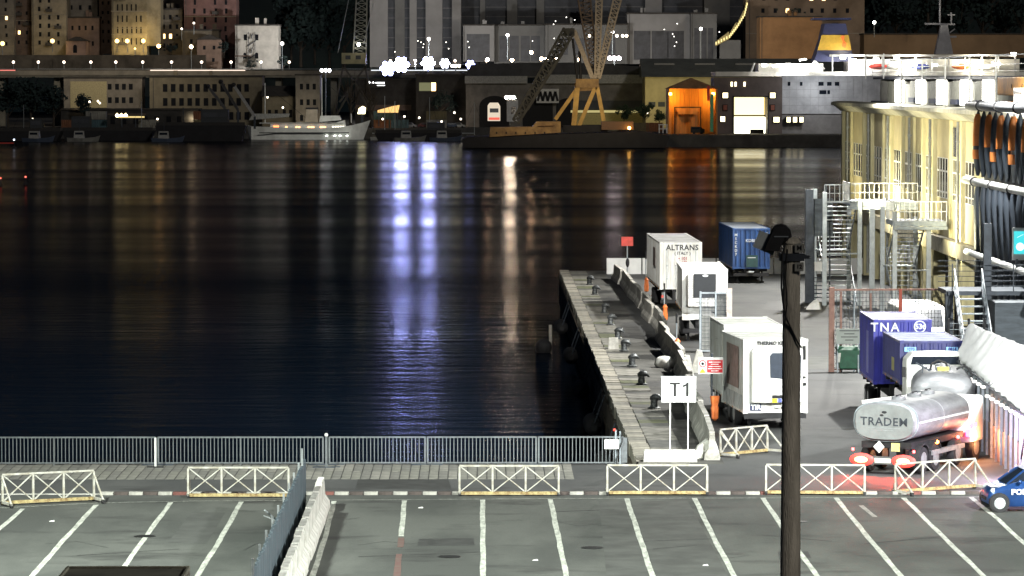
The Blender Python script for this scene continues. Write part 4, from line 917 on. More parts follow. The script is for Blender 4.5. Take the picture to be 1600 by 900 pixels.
pil = MB().box(-.24,.0,-.36,.36,4.8,11.74).mesh('pilaster', YELP); thin = MB().box(-.16,.0,-.3,.3,4.8,11.74).mesh('pilaster', YELP)
colm = MB().box(-.35,.35,-.38,.38,0,3.85).mesh('column', YELP)
pipe = MB().tube((-.3,0,.4),(-.3,0,11.7),.085,6); 
for z in (2, 5.5, 8.0, 10.5): pipe.box(-.41,-.15,-.12,.12,z,z+.1)
pipe = pipe.mesh('drain_pipe', mat('pipe_grey', (.35,.36,.34), .5, .3, .2, 3))
winm = MB().box(-.01,.05,-.52,.52,0,2.35).mesh('window_pane', mat('window_dark', (.012,.012,.016), .2, 0, .2, 2)); 
wf = MB(); 
for a_ in ((-.58,-.52),(.52,.58)): wf.box(-.02,.02,*a_,-.04,2.4)
wf.box(-.02,.02,-.52,.52,-.04,0).box(-.02,.02,-.52,.52,2.35,2.4).box(-.03,-.01,-.6,.6,1.55,1.65).box(-.03,-.01,-.6,.6,.3,.38)
wf = wf.mesh('window', WHITEP)
for i, yy in enumerate(py):
    inst('pilaster', pil if i % 3 != 1 else thin, t, (0, yy-BY0, 0)); inst('column', colm, t, (.2, yy-BY0, 0))
    if i % 2 == 1: inst('drain_pipe', pipe, t, (0, yy-BY0+.75, 0))
for a_, b_ in zip(py[1:], py):
    if b_ - a_ < 4.6: continue
    g_ = b_-a_; n_ = 3 if g_ < 8 else 4
    if a_ in (287.5,): n_ = 3
    for k in range(n_):
        yy = a_ + 2.1 + .55 + (g_-3.2)*(k+.0)/max(1,n_-1)*.82 - BY0
        o = inst('window', wf, t, (0, yy, 7.05)); inst('window_pane', winm, o, (0,0,0))
MB().box(-.04,.03,224.5-BY0,226-BY0+.0,9.6,11.3).build('square_window', mat('window_blue', (.06,.07,.12), .2), t)
# penthouse deck wall with the white strip lights seen above the cornice
MB().box(.55,30,Ly-96,Ly-26,12.5,14.0).build('deck_wall', mat('deck_wall_grey', (.3,.3,.26), .7, 0, .2, 1), t)
MB().lathe([(2.6,0),(2.75,.15),(2.75,1.55),(2.6,1.7)], (3.3,Ly-21,12.5), 24).build('round_tank_house', mat('grey_render', (.32,.31,.29), .8, 0, .2, 1), t, smooth=True)
MB().box(.2,8,Ly-26.2,Ly-18,12.5,12.62).box(.35,30,Ly-96,Ly-18,14.15,14.3).build('deck_slab', mat('slab_dark', (.06,.065,.08), .6), t)
LW = emat('deck_strip_light', (1.0,.98,.88), 8)
for px_ in (1399, 1432, 1464.5, 1502, 1537):
    yy = BX*F/(px_-754) - BY0 + .5
    o = MB().box(.12,.5,yy-1.1,yy+1.1,12.62,14.1).build('strip_light', LW, t)
for px_ in (1417, 1449, 1483, 1520):
    yy = BX*F/(px_-754) - BY0
    o = MB().box(.25,.5,yy-1.6,yy+1.6,12.65,12.95).build('deck_bench', mat('bench_slate', (.06,.07,.12), .6), t); MB().prism([(yy-2.2,12.95),(yy+2.2,12.95),(yy+1.5,14.05),(yy-1.5,14.05)], .38, .52, 'x').build('deck_panel', mat('deck_panel_grey', (.33,.33,.28), .7), t)
rp = MB().tube((0,0,0),(0,0,2.9),.05,6).mesh('deck_post', WHITEP)
for px_ in (1350, 1378, 1406, 1438, 1474, 1512, 1553):
    yy = 27.9*F/(px_-754) - BY0; inst('deck_post', rp, t, (.3, yy, 12.5 if px_ > 1400 else 14.2), 0, (1,1,1 if px_ > 1400 else .6))
MB().bar((.3,Ly-100,14.95),(.3,Ly-18,14.95),.05).bar((.3,Ly-100,14.6),(.3,Ly-18,14.6),.04).build('deck_railing', WHITEP, t)
MB().bar((.3,20,15.45),(.3,Ly-30,15.45),.07).build('cable_rail', DSTEEL, t)
YFL = (1.0, .92, .6)
lamp('POINT', 'deck_light', (24, 262, 15.2), (0,0,0), 900, (1,.98,.9), .3); lamp('POINT', 'deck_light', (25, 225, 15.0), (0,0,0), 900, (1,.98,.9), .3)  # unseen points added to brighten the roof deck and round tank house
for yy, pw in ((283, 1500), (256, 3600), (238, 5200), (222, 5600), (207, 5000)):
    lamp('SPOT', 'facade_light', (22.6, yy, 5.3), (BX, yy, 8.2), pw, YFL, .25, 120, .7)

# orange locker and white railings on the roof end
t = thing('roof_locker', 'orange locker with white railings on the near roof corner of the yellow terminal', 'locker', (27.3, 0, 12.5))
ya = 26.9*F/(1546-754); yb = 26.9*F/(1592-754)
MB().box(0,2.2,yb,ya,.8,1.75).build('body', mat('orange_locker', (.55,.24,.03), .5, 0, .2, 2), t, bevel=.04)
MB().box(-.02,0,(ya+yb)/2-.06,(ya+yb)/2+.06,1.2,1.4).box(-.02,0,yb+1.6,yb+1.75,1.2,1.4).build('latch', BLACK, t)
MB().box(0,2.2,yb-2,ya+1,.35,.5).build('orange_beam', mat('orange_locker', (.8,.36,.05)), t)
rl = MB()
k = yb-6
while k < yb+4: rl.bar((-.1,k,-.3),(-.1,k,1.2 if k > yb else 2.2),.07); k += .55
for z in (-.3,.3,1.0): rl.bar((-.1,yb-6,z),(-.1,yb+4,z),.07)
for z in (1.4,1.8,2.2): rl.bar((-.1,yb-6,z),(-.1,yb,z),.08)
rl.build('railing', WHITEP, t)

# ------------------------------------------------------------------ hanging folds of the passenger gangway
GX = 26.4; t = thing('gangway_curtain', 'dark hanging gangway folds with orange upper bands between big pipes, at the right edge', 'gangway', (GX, 0, 0))
FOLD = mat('dark_rubber_fold', (.035,.045,.06), .5, .1, .3, 1, stretch=(1,1,.3)); FOLDO = mat('orange_fold', (.45,.15,.035), .6, 0, .2, 2); FOLDL = mat('pale_fold', (.4,.42,.45), .5, 0, .3, 1)
f1 = MB().lathe([(.08,9.0),(.2,9.5),(.27,10.2),(.25,11.2),(.2,12.0),(.05,12.45)], n=10).mesh('fold', FOLD, True)
f1p = MB().lathe([(.06,9.0),(.12,9.5),(.15,10.2),(.14,11.2),(.1,12.0),(.04,12.45)], n=10).mesh('fold', FOLDL, True)
ob = MB().lathe([(.27,10.6),(.26,11.2),(.215,12.0),(.12,12.3)], n=10).mesh('orange_band', FOLDO, True)
ob2 = MB().lathe([(.265,9.9),(.28,10.2),(.275,10.4)], n=10).mesh('orange_band', FOLDO, True)
f2 = MB().lathe([(.2,.6),(.2,4.6),(.22,5.4),(.28,7.6),(.2,8.3),(.09,8.7)], n=10).mesh('fold', FOLD, True)
y = 204.5; k = 0
while y > 174:
    inst('fold', f1 if k % 7 != 6 else f1p, t, (0, y, 0)); inst('fold', f2, t, (.1, y+.4, 0))
    if k % 2 == 0: o = inst('orange_band', ob, t, (-.02, y, 0)); 
    if k % 3 == 0: inst('orange_band', ob2, t, (-.02, y, 0))
    y -= 2.3; k += 1
PIPEM = mat('pale_pipe', (.62,.64,.62), .4, .2, .2, 2)
MB().tube((-.5,206,8.75),(-.5,172,8.75),.2,12).build('pipe', PIPEM, t, smooth=True); MB().tube((-.3,206,12.75),(-.3,172,12.75),.26,12).build('pipe', mat('pipe_slate', (.2,.21,.23), .5, .2), t, smooth=True)
MB().tube((-.4,206,4.9),(-.4,172,4.9),.17,12).build('pipe', PIPEM, t, smooth=True)
for yy in (202, 195, 188, 181): MB().lathe([(.25,-.12),(.25,.12)], (-.5,yy,8.75), 12, 'y').build('pipe_clamp', BLACK, t); MB().lathe([(.31,-.12),(.31,.12)], (-.3,yy-1,12.75), 12, 'y').build('pipe_clamp', BLACK, t)
MB().box(.6,.8,172,206.5,.3,12.6).build('back_sheet', mat('gangway_dark', (.02,.022,.03), .7), t)
# lit blue green sign
p = at(1592, 379, 186)
t = thing('lit_sign', 'lit turquoise direction sign with white frame under the gangway folds, cut by the right edge', 'sign', p)
MB().box(-.32,1.5,-.05,.05,-.85,.72).build('sign_frame', WHITEP, t)
fc = MB().box(-.25,1.45,-.08,-.05,-.55,.55).build('sign_face', emat('sign_turquoise', (.05,.62,.66), 1.3), t)
MB().lathe([(.2,0),(.2,.01)], (.05,-.09,-.2), 14, 'y').build('pictogram', emat('pictogram_white', (.9,1,1), 1.3), fc); MB().bar((-.1,-.1,.25),(.2,-.1,.4),.12,.01).build('arrow', emat('pictogram_white', (.9,1,1), 1.3), fc)
MB().bar((-.1,0,-p.z),(-.1,0,-.8),.12).build('post', DSTEEL, t)

# ------------------------------------------------------------------ steel stair towers
def railing(mb, p, q, h=1.1, st=.28, r=.035, mid=True):
    p = Vector(p); q = Vector(q); n = max(1, int((q-p).length/st)); u = Vector((0,0,1))
    mb.bar(p+u*h, q+u*h, r*1.5)
    if mid: mb.bar(p+u*h*.5, q+u*h*.5, r)
    for i in range(n+1): a_ = p.lerp(q, i/n); mb.bar(a_, a_+u*h, r)
    return mb
def stair_tower(label, x0, x1, y0, y1, ztop, plat, flights):
    # x0..x1 stair width, plat (px0, px1, y0, y1) in metres; local to (x0,y0)
    t = thing('stair_tower', label, 'stair tower', (x0, y0, 0)); W = x1-x0; D = y1-y0
    PM = mat('pale_steel_post', (.55,.6,.62), .45, .3, .15, 3)
    for xx in (0, W):
        for yy in (0, D): MB().box(xx-.13,xx+.13,yy-.13,yy+.13,0,ztop+(.6 if xx == 0 else 0)).build('post', PM, t)
    lv = ztop/flights
    for k in range(flights):
        z0 = k*lv; z1 = z0+lv; up = k % 2 == 0
        fx = (.12, W/2-.05) if up else (W/2+.05, W-.12)
        if W < 2.6: fx = (.14, W-.14)
        f = MB(); tm = MB().box(fx[0],fx[1],-.14,.14,-.03,.03).mesh('tread', GALV)
        st = MB(); ya, yb = (.2, D-.9) if up else (D-.9, .2)
        st.bar((fx[0],ya,z0+.1),(fx[0],yb,z1),.05,.22).bar((fx[1],ya,z0+.1),(fx[1],yb,z1),.05,.22)
        fo = st.build('flight', STEEL, t); n = 11
        for i in range(n): inst('tread', tm, fo, (0, ya+(yb-ya)*(i+.5)/n, z0+.1+(z1-z0)*(i+.5)/n))
        MB().box(0,W,(D-.9) if up else 0,D if up else .6,z1-.08,z1).build('landing', STEEL, t)
        rb = MB(); railing(rb, (0,(D-.1) if up else .05,z1), (W,(D-.1) if up else .05,z1), 1.05, .3)
        rb.bar((fx[0],ya,z0+1.1),(fx[0],yb,z1+1.0),.04).bar((0,.0,z1),(W,.0,z1),.08); rb.build('landing_railing', GALV, t)
    a_, b_, c_, d_ = plat; a_ -= x0; b_ -= x0; c_ -= y0; d_ -= y0
    MB().box(a_,b_,c_,d_,ztop-.28,ztop).box(a_-.05,b_+.05,c_-.05,c_+.08,ztop-.5,ztop-.3).build('platform', STEEL, t)
    rb = MB(); railing(rb,(a_,c_,ztop),(b_,c_,ztop),1.15,.3); railing(rb,(a_,c_,ztop),(a_,d_,ztop),1.15,.45); rb.build('platform_railing', WHITEP, t)
    return t
stair_tower('pale steel stair tower farther along the terminal, its platform at window height', 21.4, 23.6, 240, 247, 6.5, (23.0, 27.2, 240, 245), 2)
stair_tower('pale steel stair tower nearer the camera, its platform railing brightly lit', 24.3, 26.3, 226, 233, 5.8, (24.2, 27.3, 225.6, 230), 2)
t = thing('steel_mast', 'dark blue grey steel column with hung panels right of the concrete pole', 'column', (at(1264,470,243).x, 243, 0))
MB().box(-.25,.25,-.2,.2,0,7.2).build('column', DSTEEL, t); MB().box(.3,1.5,-.1,0,4.2,6.6).build('panel', mat('slate_panel', (.09,.11,.13), .6, 0, .3, 1, stretch=(1,1,6)), t)
MB().box(.3,1.2,-.1,.1,2.0,2.6).build('white_box', WHITEP, t); 
sh = MB()
for k in range(6): sh.box(.3,1.3,-.1,.2,.3+.25*k,.36+.25*k)
sh.build('shelf_rack', DSTEEL, t)
for xx in (.3, 1.3): MB().box(xx-.04,xx+.04,-.1,.0,0,6.6).build('stanchion', DSTEEL, t)
t = thing('steel_mast', 'light steel column supporting the far stair platform beside the stair flight', 'column', (at(1362,470,236).x, 236, 0))
MB().box(-.16,.16,-.16,.16,0,6.2).build('column', mat('pale_steel_post', (.55,.6,.62)), t); MB().box(-.3,.3,-.3,.3,0,.08).build('base_plate', DSTEEL, t)
t = thing('rag_heap', 'crumpled pale sheet lying at the foot of the dark steel column', 'sheet', (at(1271,464,236).x, 236, 0))
MB().loft([[(-.5,-.4,0),(.4,-.4,0),(.55,.4,0),(-.4,.5,0)], [(-.3,-.3,.3),(.3,-.3,.5),(.45,.2,.35),(-.2,.3,.25)], [(.0,-.1,.55),(.2,-.1,.6),(.3,.05,.5),(.05,.1,.5)]]).build('sheet', WHITEP, t)
# front stair and landing at the right, grey
Ys = 176
a = at(1512, 470, Ys); b2 = at(1556, 470, Ys)
t = thing('entrance_stair', 'wide grey steel entrance stair with handrails behind the white tarpaulin roof', 'stair', (a.x, Ys, 0))
W = b2.x-a.x; zt = at(1512, 455, Ys+5).z; tm = MB().box(0,W,-.2,.2,-.06,.0).mesh('tread', STEEL)
n = 12
for i in range(n): inst('tread', tm, t, (0, 5*i/n, .3+(zt-.3)*i/n))
MB().bar((0,0,.2),(0,5,zt),.06,.25).build('stringer', DSTEEL, t); MB().bar((W,0,.2),(W,5,zt),.06,.25).build('stringer', DSTEEL, t)
rb = MB(); railing(rb,(0,0,.3),(0,5,zt),1.05,.6); railing(rb,(W,0,.3),(W,5,zt),1.05,.6); rb.build('handrail', STEEL, t)
MB().box(-.3,W+3,5,9,zt-.2,zt).build('landing', DSTEEL, t)
rb = MB()
for k in range(5): rb.bar((W+.1,5,zt+.25+k*.25),(W+4,5,zt+.25+k*.25),.035).bar((-.3,9,zt+.25+k*.25),(W+4,9,zt+.25+k*.25),.03)
for xx in (-.1,W+.1,W+1.5,W+3,W+4): rb.bar((xx,5,zt),(xx,5,zt+1.3),.05)
rb.build('landing_railing', DSTEEL, t)
for xx in (-.2, W+.3, W+2.6): MB().box(xx-.18,xx+.18,5.2,5.5,0,zt+ (3.2 if xx > 0 else 0)).build('post', DSTEEL, t)
MB().box(W+.3,W+4,2.5,5,0,zt-.4).build('skirting_panel', mat('slate_panel', (.09,.11,.13)), t)
q = at(1500, 545, 172)
t = thing('mesh_cage', 'dark posts and wires of a low mesh cage left of the entrance stair', 'fence', (at(1482,560,172).x, 172, 0))
for xx in (0, .9, 1.6): MB().box(xx-.05,xx+.05,-.05,.05,0,3.4).build('post', BLACK, t)
w_ = MB()
for k in range(12): w_.box(0,1.6,0,.012,.2+k*.27,.22+k*.27)
kind(w_.build('wire_mesh', STEEL, t), 'stuff')

# ------------------------------------------------------------------ FAR SHORE
def px_thing(name, label, cat, px, py, Y, group=None):
    p = at(px, py, Y); return thing(name, label, cat, p, 0, group), S(Y)
LIT = emat('lit_window_warm', (1.0,.62,.25), 5); LITW = emat('lit_window_white', (1.0,.92,.75), 5)
WD = mat('far_window_dark', (.012,.013,.016), .8, 0, .2, 1, spec=.1); WF = mat('far_window_frame', (.12,.11,.1), .8)
_wmesh = {}
GLZ = mat('office_glazing_grey', (.06,.062,.07), .6, 0, .35, .4)
def wmesh(w_, h_, m, arch=False):
    k = (round(w_, 2), round(h_, 2), m.name, arch)
    if k not in _wmesh:
        mb = MB()
        if arch: mb.prism([(-w_/2,-h_/2),(w_/2,-h_/2),(w_/2,h_/4)] + [(w_/2*math.cos(a), h_/4+w_/2*math.sin(a)) for a in [math.pi*i/6 for i in range(1,6)]] + [(-w_/2,h_/4)], -.08, .05)
        else: mb.box(-w_/2, w_/2, -.08, .05, -h_/2, h_/2)
        _wmesh[k] = mb.mesh('window', m)
    return _wmesh[k]
def building(label, x0, y0, x1, y1, Y, wall, nx=0, ny=0, ww=3.4, wh=5.5, depth=14, lit=(), roof='flat', rm=None, mx=.1, top=.06, bot=.1, name='house', cat='building', group=None, skip=(), arch=(), cols=None, sill=True):
    # rectangle in photo pixels at distance Y; windows in a grid
    s = S(Y); A = at(x0, y1, Y); B = at(x1, y0, Y); W = B.x-A.x; H = B.z-A.z
    t = thing(name, label, cat, A, 0, group)
    MB().box(0, W, 0, depth, 0, H).build('wall', wall, t)
    rm = rm or mat('far_roof_dark', (.05,.045,.04), .9, 0, .3, .5)
    if roof == 'flat': MB().box(-.25, W+.25, -.3, depth+.2, H, H+.45).build('roof', rm, t)
    elif roof == 'gable': MB().prism([(-.4,H),(W+.4,H),(W/2,H+W*.22)], -.5, depth, 'y').build('roof', rm, t)
    elif roof == 'long': MB().prism([(-.6,H-.1),(depth/2,H+depth*.22),(depth+.6,H-.1)], -.3, W+.3, 'x').build('roof', rm, t)
    if H > 10 and W > 6 and roof == 'flat' and depth >= 12:
        rnd = random.Random(int(x0*7+y0))
        for k in range(2): u = rnd.uniform(.1,.85)*W; MB().box(u,u+rnd.uniform(.6,1.3),2,3.2,H+.45,H+rnd.uniform(1.4,2.6)).build('chimney', wall, t)
        MB().box(W*.03,W*.03+.18,-.16,-.02,0,H).build('drain_pipe', mat('far_pipe', (.08,.075,.07), .8), t)
        if ny > 3:
            for j in range(1, ny, 3): MB().box(0,W,-.16,-.0,H*(1-j/ny)-.12,H*(1-j/ny)+.12).build('string_course', mat('far_course', (.26,.23,.18), .9), t)
            for k in range(3): i_ = rnd.randrange(nx); j_ = rnd.randrange(ny); xx = W*(mx+(1-2*mx)*(i_+.5)/nx); zz = H*(1-top-(1-top-bot)*(j_+.5)/ny)-wh/s/2-.1; MB().box(xx-1.1,xx+1.1,-.9,0,zz-.15,zz).box(xx-1.1,xx+1.1,-.9,-.82,zz,zz+.9).build('balcony', mat('balcony_dark', (.06,.055,.05), .8), t)
    if nx:
        fx = []; rj = random.Random(int(x1*3+y1))
        for i in range(nx):
            for j in range(ny):
                if (i, j) in skip: continue
                if nx*ny > 12 and rj.random() < .07 and (i, j) not in lit: continue
                u = mx + (1-2*mx)*((i+.5+rj.uniform(-.06,.06))/nx); v_ = top + (1-top-bot)*((j+.5)/ny)
                m = LIT if (i, j) in lit else (GLZ if name == 'office_block' else WD)
                o = inst('window', wmesh(ww/s, wh/s, m, (i, j) in arch), t, (W*u, 0, H*(1-v_)))
    return t, W, H, s
BEI = mat('beige_far_render', (.30,.26,.19), .9, 0, .3, .25); BEI2 = mat('grey_beige_render', (.2,.18,.15), .9, 0, .3, .25); PNK = mat('dusty_pink_render', (.24,.165,.125), .9, 0, .25, .3)
RED = mat('brick_red_render', (.17,.095,.085), .9, 0, .25, .3); WHI = mat('white_far_render', (.5,.48,.43), .85, 0, .2, .3); BRN = mat('brown_far_render', (.14,.1,.08), .9, 0, .35, .3); GRY = mat('grey_far_concrete', (.16,.16,.155), .9, 0, .2, .1)
GRYL = mat('light_grey_concrete', (.27,.265,.26), .9, 0, .15, .1); GRYD = mat('dark_slate_facade', (.05,.055,.065), .7, 0, .3, .3); ORB = mat('ochre_far_render', (.3,.17,.08), .9, 0, .2, .2)
VIA = mat('viaduct_concrete', (.15,.145,.12), .9, 0, .3, .3); DKB = mat('dark_waterfront', (.04,.038,.036), .9, 0, .4, .3)
building('grey beige old house at the far left edge of the town', -30, -40, 21, 88, 1250, BEI2, 3, 8, lit=((2,4),))
building('dark brown narrow house between the two beige ones at far left', 21, -40, 50, 86, 1256, BRN, 2, 7, lit=((0,5),))
building('tall beige house with many dark shuttered windows', 50, -40, 103, 86, 1252, BEI, 3, 8, 3.8, 7, skip=((2,3),))
building('pinkish house behind the small gabled chapel', 103, 28, 155, 86, 1256, PNK, 4, 2, 3.2, 7)
building('upper grey house standing over the pinkish one', 100, -40, 152, 28, 1268, BEI2, 3, 3, 4, 7)
building('narrow dark house between the chapel and the golden tower', 155, -40, 175, 84, 1262, BRN, 2, 7, 3, 5)
t, W, H, s_ = building('small gabled chapel with an arched door on the town terrace', 103, 64, 134, 86, 1244, mat('chapel_pink', (.33,.22,.17), .9, 0, .2, .4), 1, 1, 6, 13, roof='gable', arch=((0,0),), top=.1, bot=0, name='chapel')
t, W, H, s_ = building('big polygonal golden lit tower house with rows of windows', 175, -40, 229, 86, 1246, mat('golden_stone', (.26,.22,.14), .9, 0, .3, .3), 6, 6, 2, 10, name='tower_house')
MB().prism([(W,0),(W+4.2,3),(W+4.2,14),(W,14)], 3, H, 'z').build('angled_wall', mat('golden_stone', (.26,.22,.14)), t)
for j in range(3): MB().box(-.2,W+.2,-.25,0,6.5+j*7.5,6.8+j*7.5).build('string_course', BEI, t)
building('dull olive house right of the golden tower with two lit windows', 247, 15, 285, 86, 1260, mat('olive_far_render', (.14,.12,.09), .9, 0, .3, .3), 3, 4, 4, 7, lit=((0,2),(1,2)), roof='flat')
t, W, H, s_ = building('low house with a long sloping roofline carrying lamps', 285, 48, 342, 108, 1248, mat('olive_far_render', (.14,.12,.09)), 3, 2, 4, 6, lit=((2,0),))
building('tall brick red house with pale cornices', 288, -40, 369, 108, 1258, RED, 4, 9, 3.6, 8, lit=())
building('low rose house with a pitched roof in front of the brick red one', 308, 62, 345, 108, 1240, PNK, 2, 2, 4, 6, roof='gable')
building('dark hill house with a black roof left of the brick red house', 252, -20, 288, 14, 1275, mat('dark_far_render', (.08,.07,.065), .9), 3, 1)
t, W, H, s_ = building('white church like house with two arched windows and an outside stair', 368, 40, 435, 108, 1240, WHI, 3, 2, 5, 9, arch=((0,1),(1,1)), skip=((2,0),(2,1)), rm=mat('far_roof_dark', (.05,.045,.04)))
st = MB()
for k in range(4): st.bar((4+1.0*(k%2), -.6, 3+2.2*k), (6.5-1.0*(k%2), -.6, 4.8+2.2*k), .25)
st.bar((4.2,-.6,2.5),(4.2,-.6,12),.15).bar((6.3,-.6,2.5),(6.3,-.6,12),.15); st.build('outside_stair', DSTEEL, t); MB().box(-.2,5.2,-3,0,4.0,4.4).build('porch_roof', BRN, t)
# central towers: grey concrete blocks with vertical dark glazed strips
def slab_tower(label, segs, Y, y0, y1, depth=30):
    x0 = segs[0][0]; A = at(x0, y1, Y); H = at(x0, y0, Y).z - A.z; s = S(Y)
    t = thing('office_tower', label, 'building', A)
    for a_, b_, k in segs:
        xa = (a_-x0)/s; xb = (b_-x0)/s
        if k == 0: MB().box(xa, xb, 0, depth, 0, H).build('wall', GRYL, t)
        elif k == 2: MB().box(xa, xb, 1.0, depth, 0, H).build('wall', GRY, t)
        else:
            g_ = MB().box(xa, xb, 2.2, depth, 0, H).build('glazed_strip', GRYD, t)
            n = int(H/3.4)
            bm = wmesh((xb-xa)*.94, .35, mat('spandrel_grey', (.12,.12,.125), .8))
            for j in range(1, n): inst('spandrel', bm, g_, ((xa+xb)/2, 2.18, j*3.4))
    return t, s, A, H
slab_tower('pale grey tower block with dark vertical glazed strips behind the bright floodlights', [(578,606,0),(606,617,1),(617,632,2),(632,640,1),(640,651,0),(651,665,1),(665,691,0),(691,706,1),(706,720,0)], 1330, -60, 105)
slab_tower('dark slate tower block right of the pale one', [(720,750,1),(750,758,2),(758,792,1),(792,808,2),(808,838,1),(838,850,2),(850,912,1)], 1380, -60, 100)
slab_tower('grey block with dark glazed top behind the crane jib', [(912,1008,1),(1008,1034,0),(1034,1100,1),(1100,1140,2),(1140,1165,1)], 1370, -60, 100)
t, W, H, s_ = building('low grey portal shaped office front left of centre', 724, 40, 772, 96, 1310, GRYL, 1, 1, 36, 42, top=.22, bot=0, name='office_block', mx=.02)
t, W, H, s_ = building('long low grey office block behind the street lamps', 772, 40, 852, 100, 1318, GRY, 4, 1, 14, 40, top=.2, bot=.0, name='office_block')
t, W, H, s_ = building('grey office block with a square recess behind the crane', 852, 39, 980, 100, 1312, GRY, 4, 1, 17, 26, top=.2, bot=.1, name='office_block')
t, W, H, s_ = building('low grey office block with wide dark openings right of the crane', 980, 22, 1080, 100, 1316, GRYL, 3, 1, 26, 45, top=.25, bot=0, name='office_block')
t, W, H, s_ = building('grey stepped block in front of the slate tower, right part', 1080, 22, 1120, 100, 1306, GRY, 3, 1, 8, 50, top=.2, bot=0, name='office_block')
# lit curved stair tower (yellow)
t, s_ = px_thing('lit_stairway', 'yellow lit external stairway climbing between the grey tower and the ochre house', 'stairway', 1118, 72, 1290)
mb = MB(); pts = [(0,0),(4.5,2.3),(7.0,5.5),(9.5,9.5),(10.6,14)]
for (a_, b_), (c_, d_) in zip(pts, pts[1:]): mb.prism([(a_,b_),(c_,d_),(c_,d_+2.6),(a_,b_+1.4)], 0, 3)
mb.build('stair_flank', mat('stair_yellow', (.5,.42,.2), .8), t)
mb = MB()
for (a_, b_), (c_, d_) in zip(pts, pts[1:]):
    for k in range(5):
        u = k/5; x = a_+(c_-a_)*u; z = b_+(d_-b_)*u; mb.box(x,x+.35,-.2,0,z+.5,z+1.4)
mb.build('stair_lights', emat('stair_glow', (1,.82,.35), 1.6), t); MB().box(1.5,8.5,.5,3,-6,2).build('base_wall', GRY, t)
# ochre town houses on the right
t, W, H, s_ = building('large ochre apartment house behind the ferry funnel with two bright windows', 1165, -40, 1351, 98, 1330, mat('ochre_dull', (.21,.15,.1), .9, 0, .2, .2), 8, 6, 5, 7, skip=tuple((i, j) for i in range(1, 8) for j in range(3, 6)), lit=((4,1),(5,1),(2,2)))
t, W, H, s_ = building('plain orange brown warehouse gable left of the ferry funnel', 1187, 27, 1284, 98, 1240, ORB, 0, 0, roof='flat')
building('long ochre harbour wall building behind the ferry deck', 1350, 54, 1640, 90, 1260, mat('ochre_wall_dim', (.25,.17,.1), .9, 0, .2, .1), 0, 0, roof='flat')

# terrace wall under the town, elevated road, its lamps
t, s_ = px_thing('terrace_wall', 'long dark retaining wall beneath the old houses', 'wall', -40, 112, 1215)
MB().box(0, 360/s_, 0, 3, 0, 26/s_).build('wall_face', mat('retaining_wall', (.11,.095,.075), .9, 0, .4, .2, .4, .6), t)
for k in range(12): MB().box(k*6.2,k*6.2+.8,-.5,0,0,20/s_).build('buttress', mat('retaining_wall', (.11,.095,.075)), t)
A = at(-40, 113, 1180); s_ = S(1180)
t = thing('elevated_road', 'elevated road on columns running the whole width of the far shore', 'bridge', (A.x, 1180, 0))
Lr = 1700/s_; zr = A.z
MB().box(0,Lr,0,14,zr-1.6,zr).build('deck', VIA, t); MB().box(0,Lr,-.3,0,zr-.9,zr+.55).build('parapet', mat('parapet_concrete', (.24,.22,.18), .9, 0, .2, .3), t)
pc = MB().box(-.9,.9,2,12,0,zr-1.6).mesh('column', VIA); k = 8
while k < Lr: inst('column', pc, t, (k,0,0)); k += 17
gr = MB()
for z in (.85,1.15): gr.bar((0,-.2,zr+z),(Lr,-.2,zr+z),.07)
gr.build('guard_rail', GALV, t)
for a_, b_, m_ in ((0, 24, emat('red_tail_streak', (1,.25,.2), 1.2)), (234, 382, emat('car_light_band', (1,.8,.65), 1.6)), (578, 728, emat('white_light_band', (.9,.95,1), 1.3))):
    MB().box((a_+40)/s_,(b_+40)/s_,-.42,-.3,zr+.5,zr+.75).build('light_band', m_, t)
def lamp_post(px, py, gy, Y, label, c, r=.5, st=30, name='street_lamp', group='globe lamps of the elevated road', arm=0):
    p = at(px, gy, Y); h = at(px, py, Y).z - p.z
    t = thing(name, label, 'street lamp', p, 0, group)
    MB().tube((0,0,0),(0,0,h-r*.8),.12,6).build('pole', STEEL, t)
    MB().ball((arm,-.0,h),r,8).build('lamp_globe', emat('lamp_%s_%d' % (name, int(st)) + '%d%d%d' % tuple(int(x*9) for x in c), c, st), t)
    return t
WARM = (1,.72,.42); SOD = (1,.55,.18)
places = ['before the grey beige house at the far left', 'before the tall beige house, first of two', 'before the pinkish chapel, just left of it', 'between the chapel and the golden tower', 'below the left half of the golden tower', 'below the right corner of the golden tower', 'below the olive house', 'left of the tall lamp by the rose house', 'before the brick red house at its right', 'before the white church like house', 'right of the white church like house']
for x, pl in zip((21,60,100,142,181,223,268,315,361,408,452), places): lamp_post(x, 97, 108, 1184, 'small warm globe lamp on the road ' + pl, (1,.78,.62), .42, 5)
for x, pl in ((571,'left of the pale grey tower'),(610,'beside the biggest floodlight'),(649,'between the first two floodlights'),(711,'right of the floodlight row'),(760,'right of the last floodlight')): lamp_post(x, 95, 108, 1184, 'small warm globe lamp on the road ' + pl, (1,.85,.6), .42, 5)
lamp_post(299, 73, 108, 1186, 'tall street lamp with warm head in front of the rose house', WARM, .55, 22, group=None)
lamp_post(248, 72, 86, 1232, 'sodium street lamp beside the golden tower', SOD, .6, 26, group=None)
for x, y, yb, l_ in ((441,68,110,'tall white street lamp right of the white church like house'), (670,61,108,'tall white street lamp in front of the pale grey tower'), (793,55,92,'tall white street lamp left of the crane'), (957,50,92,'tall white street lamp behind the crane jib'),
                     (1095,45,92,'tall dim street lamp right of the crane before the grey stepped block'), (1366,35,58,'tall street lamp on the dark hill right of the ochre house')):
    lamp_post(x, y, yb, 1225, l_, (1,.95,.85), .5, 16, group=None)
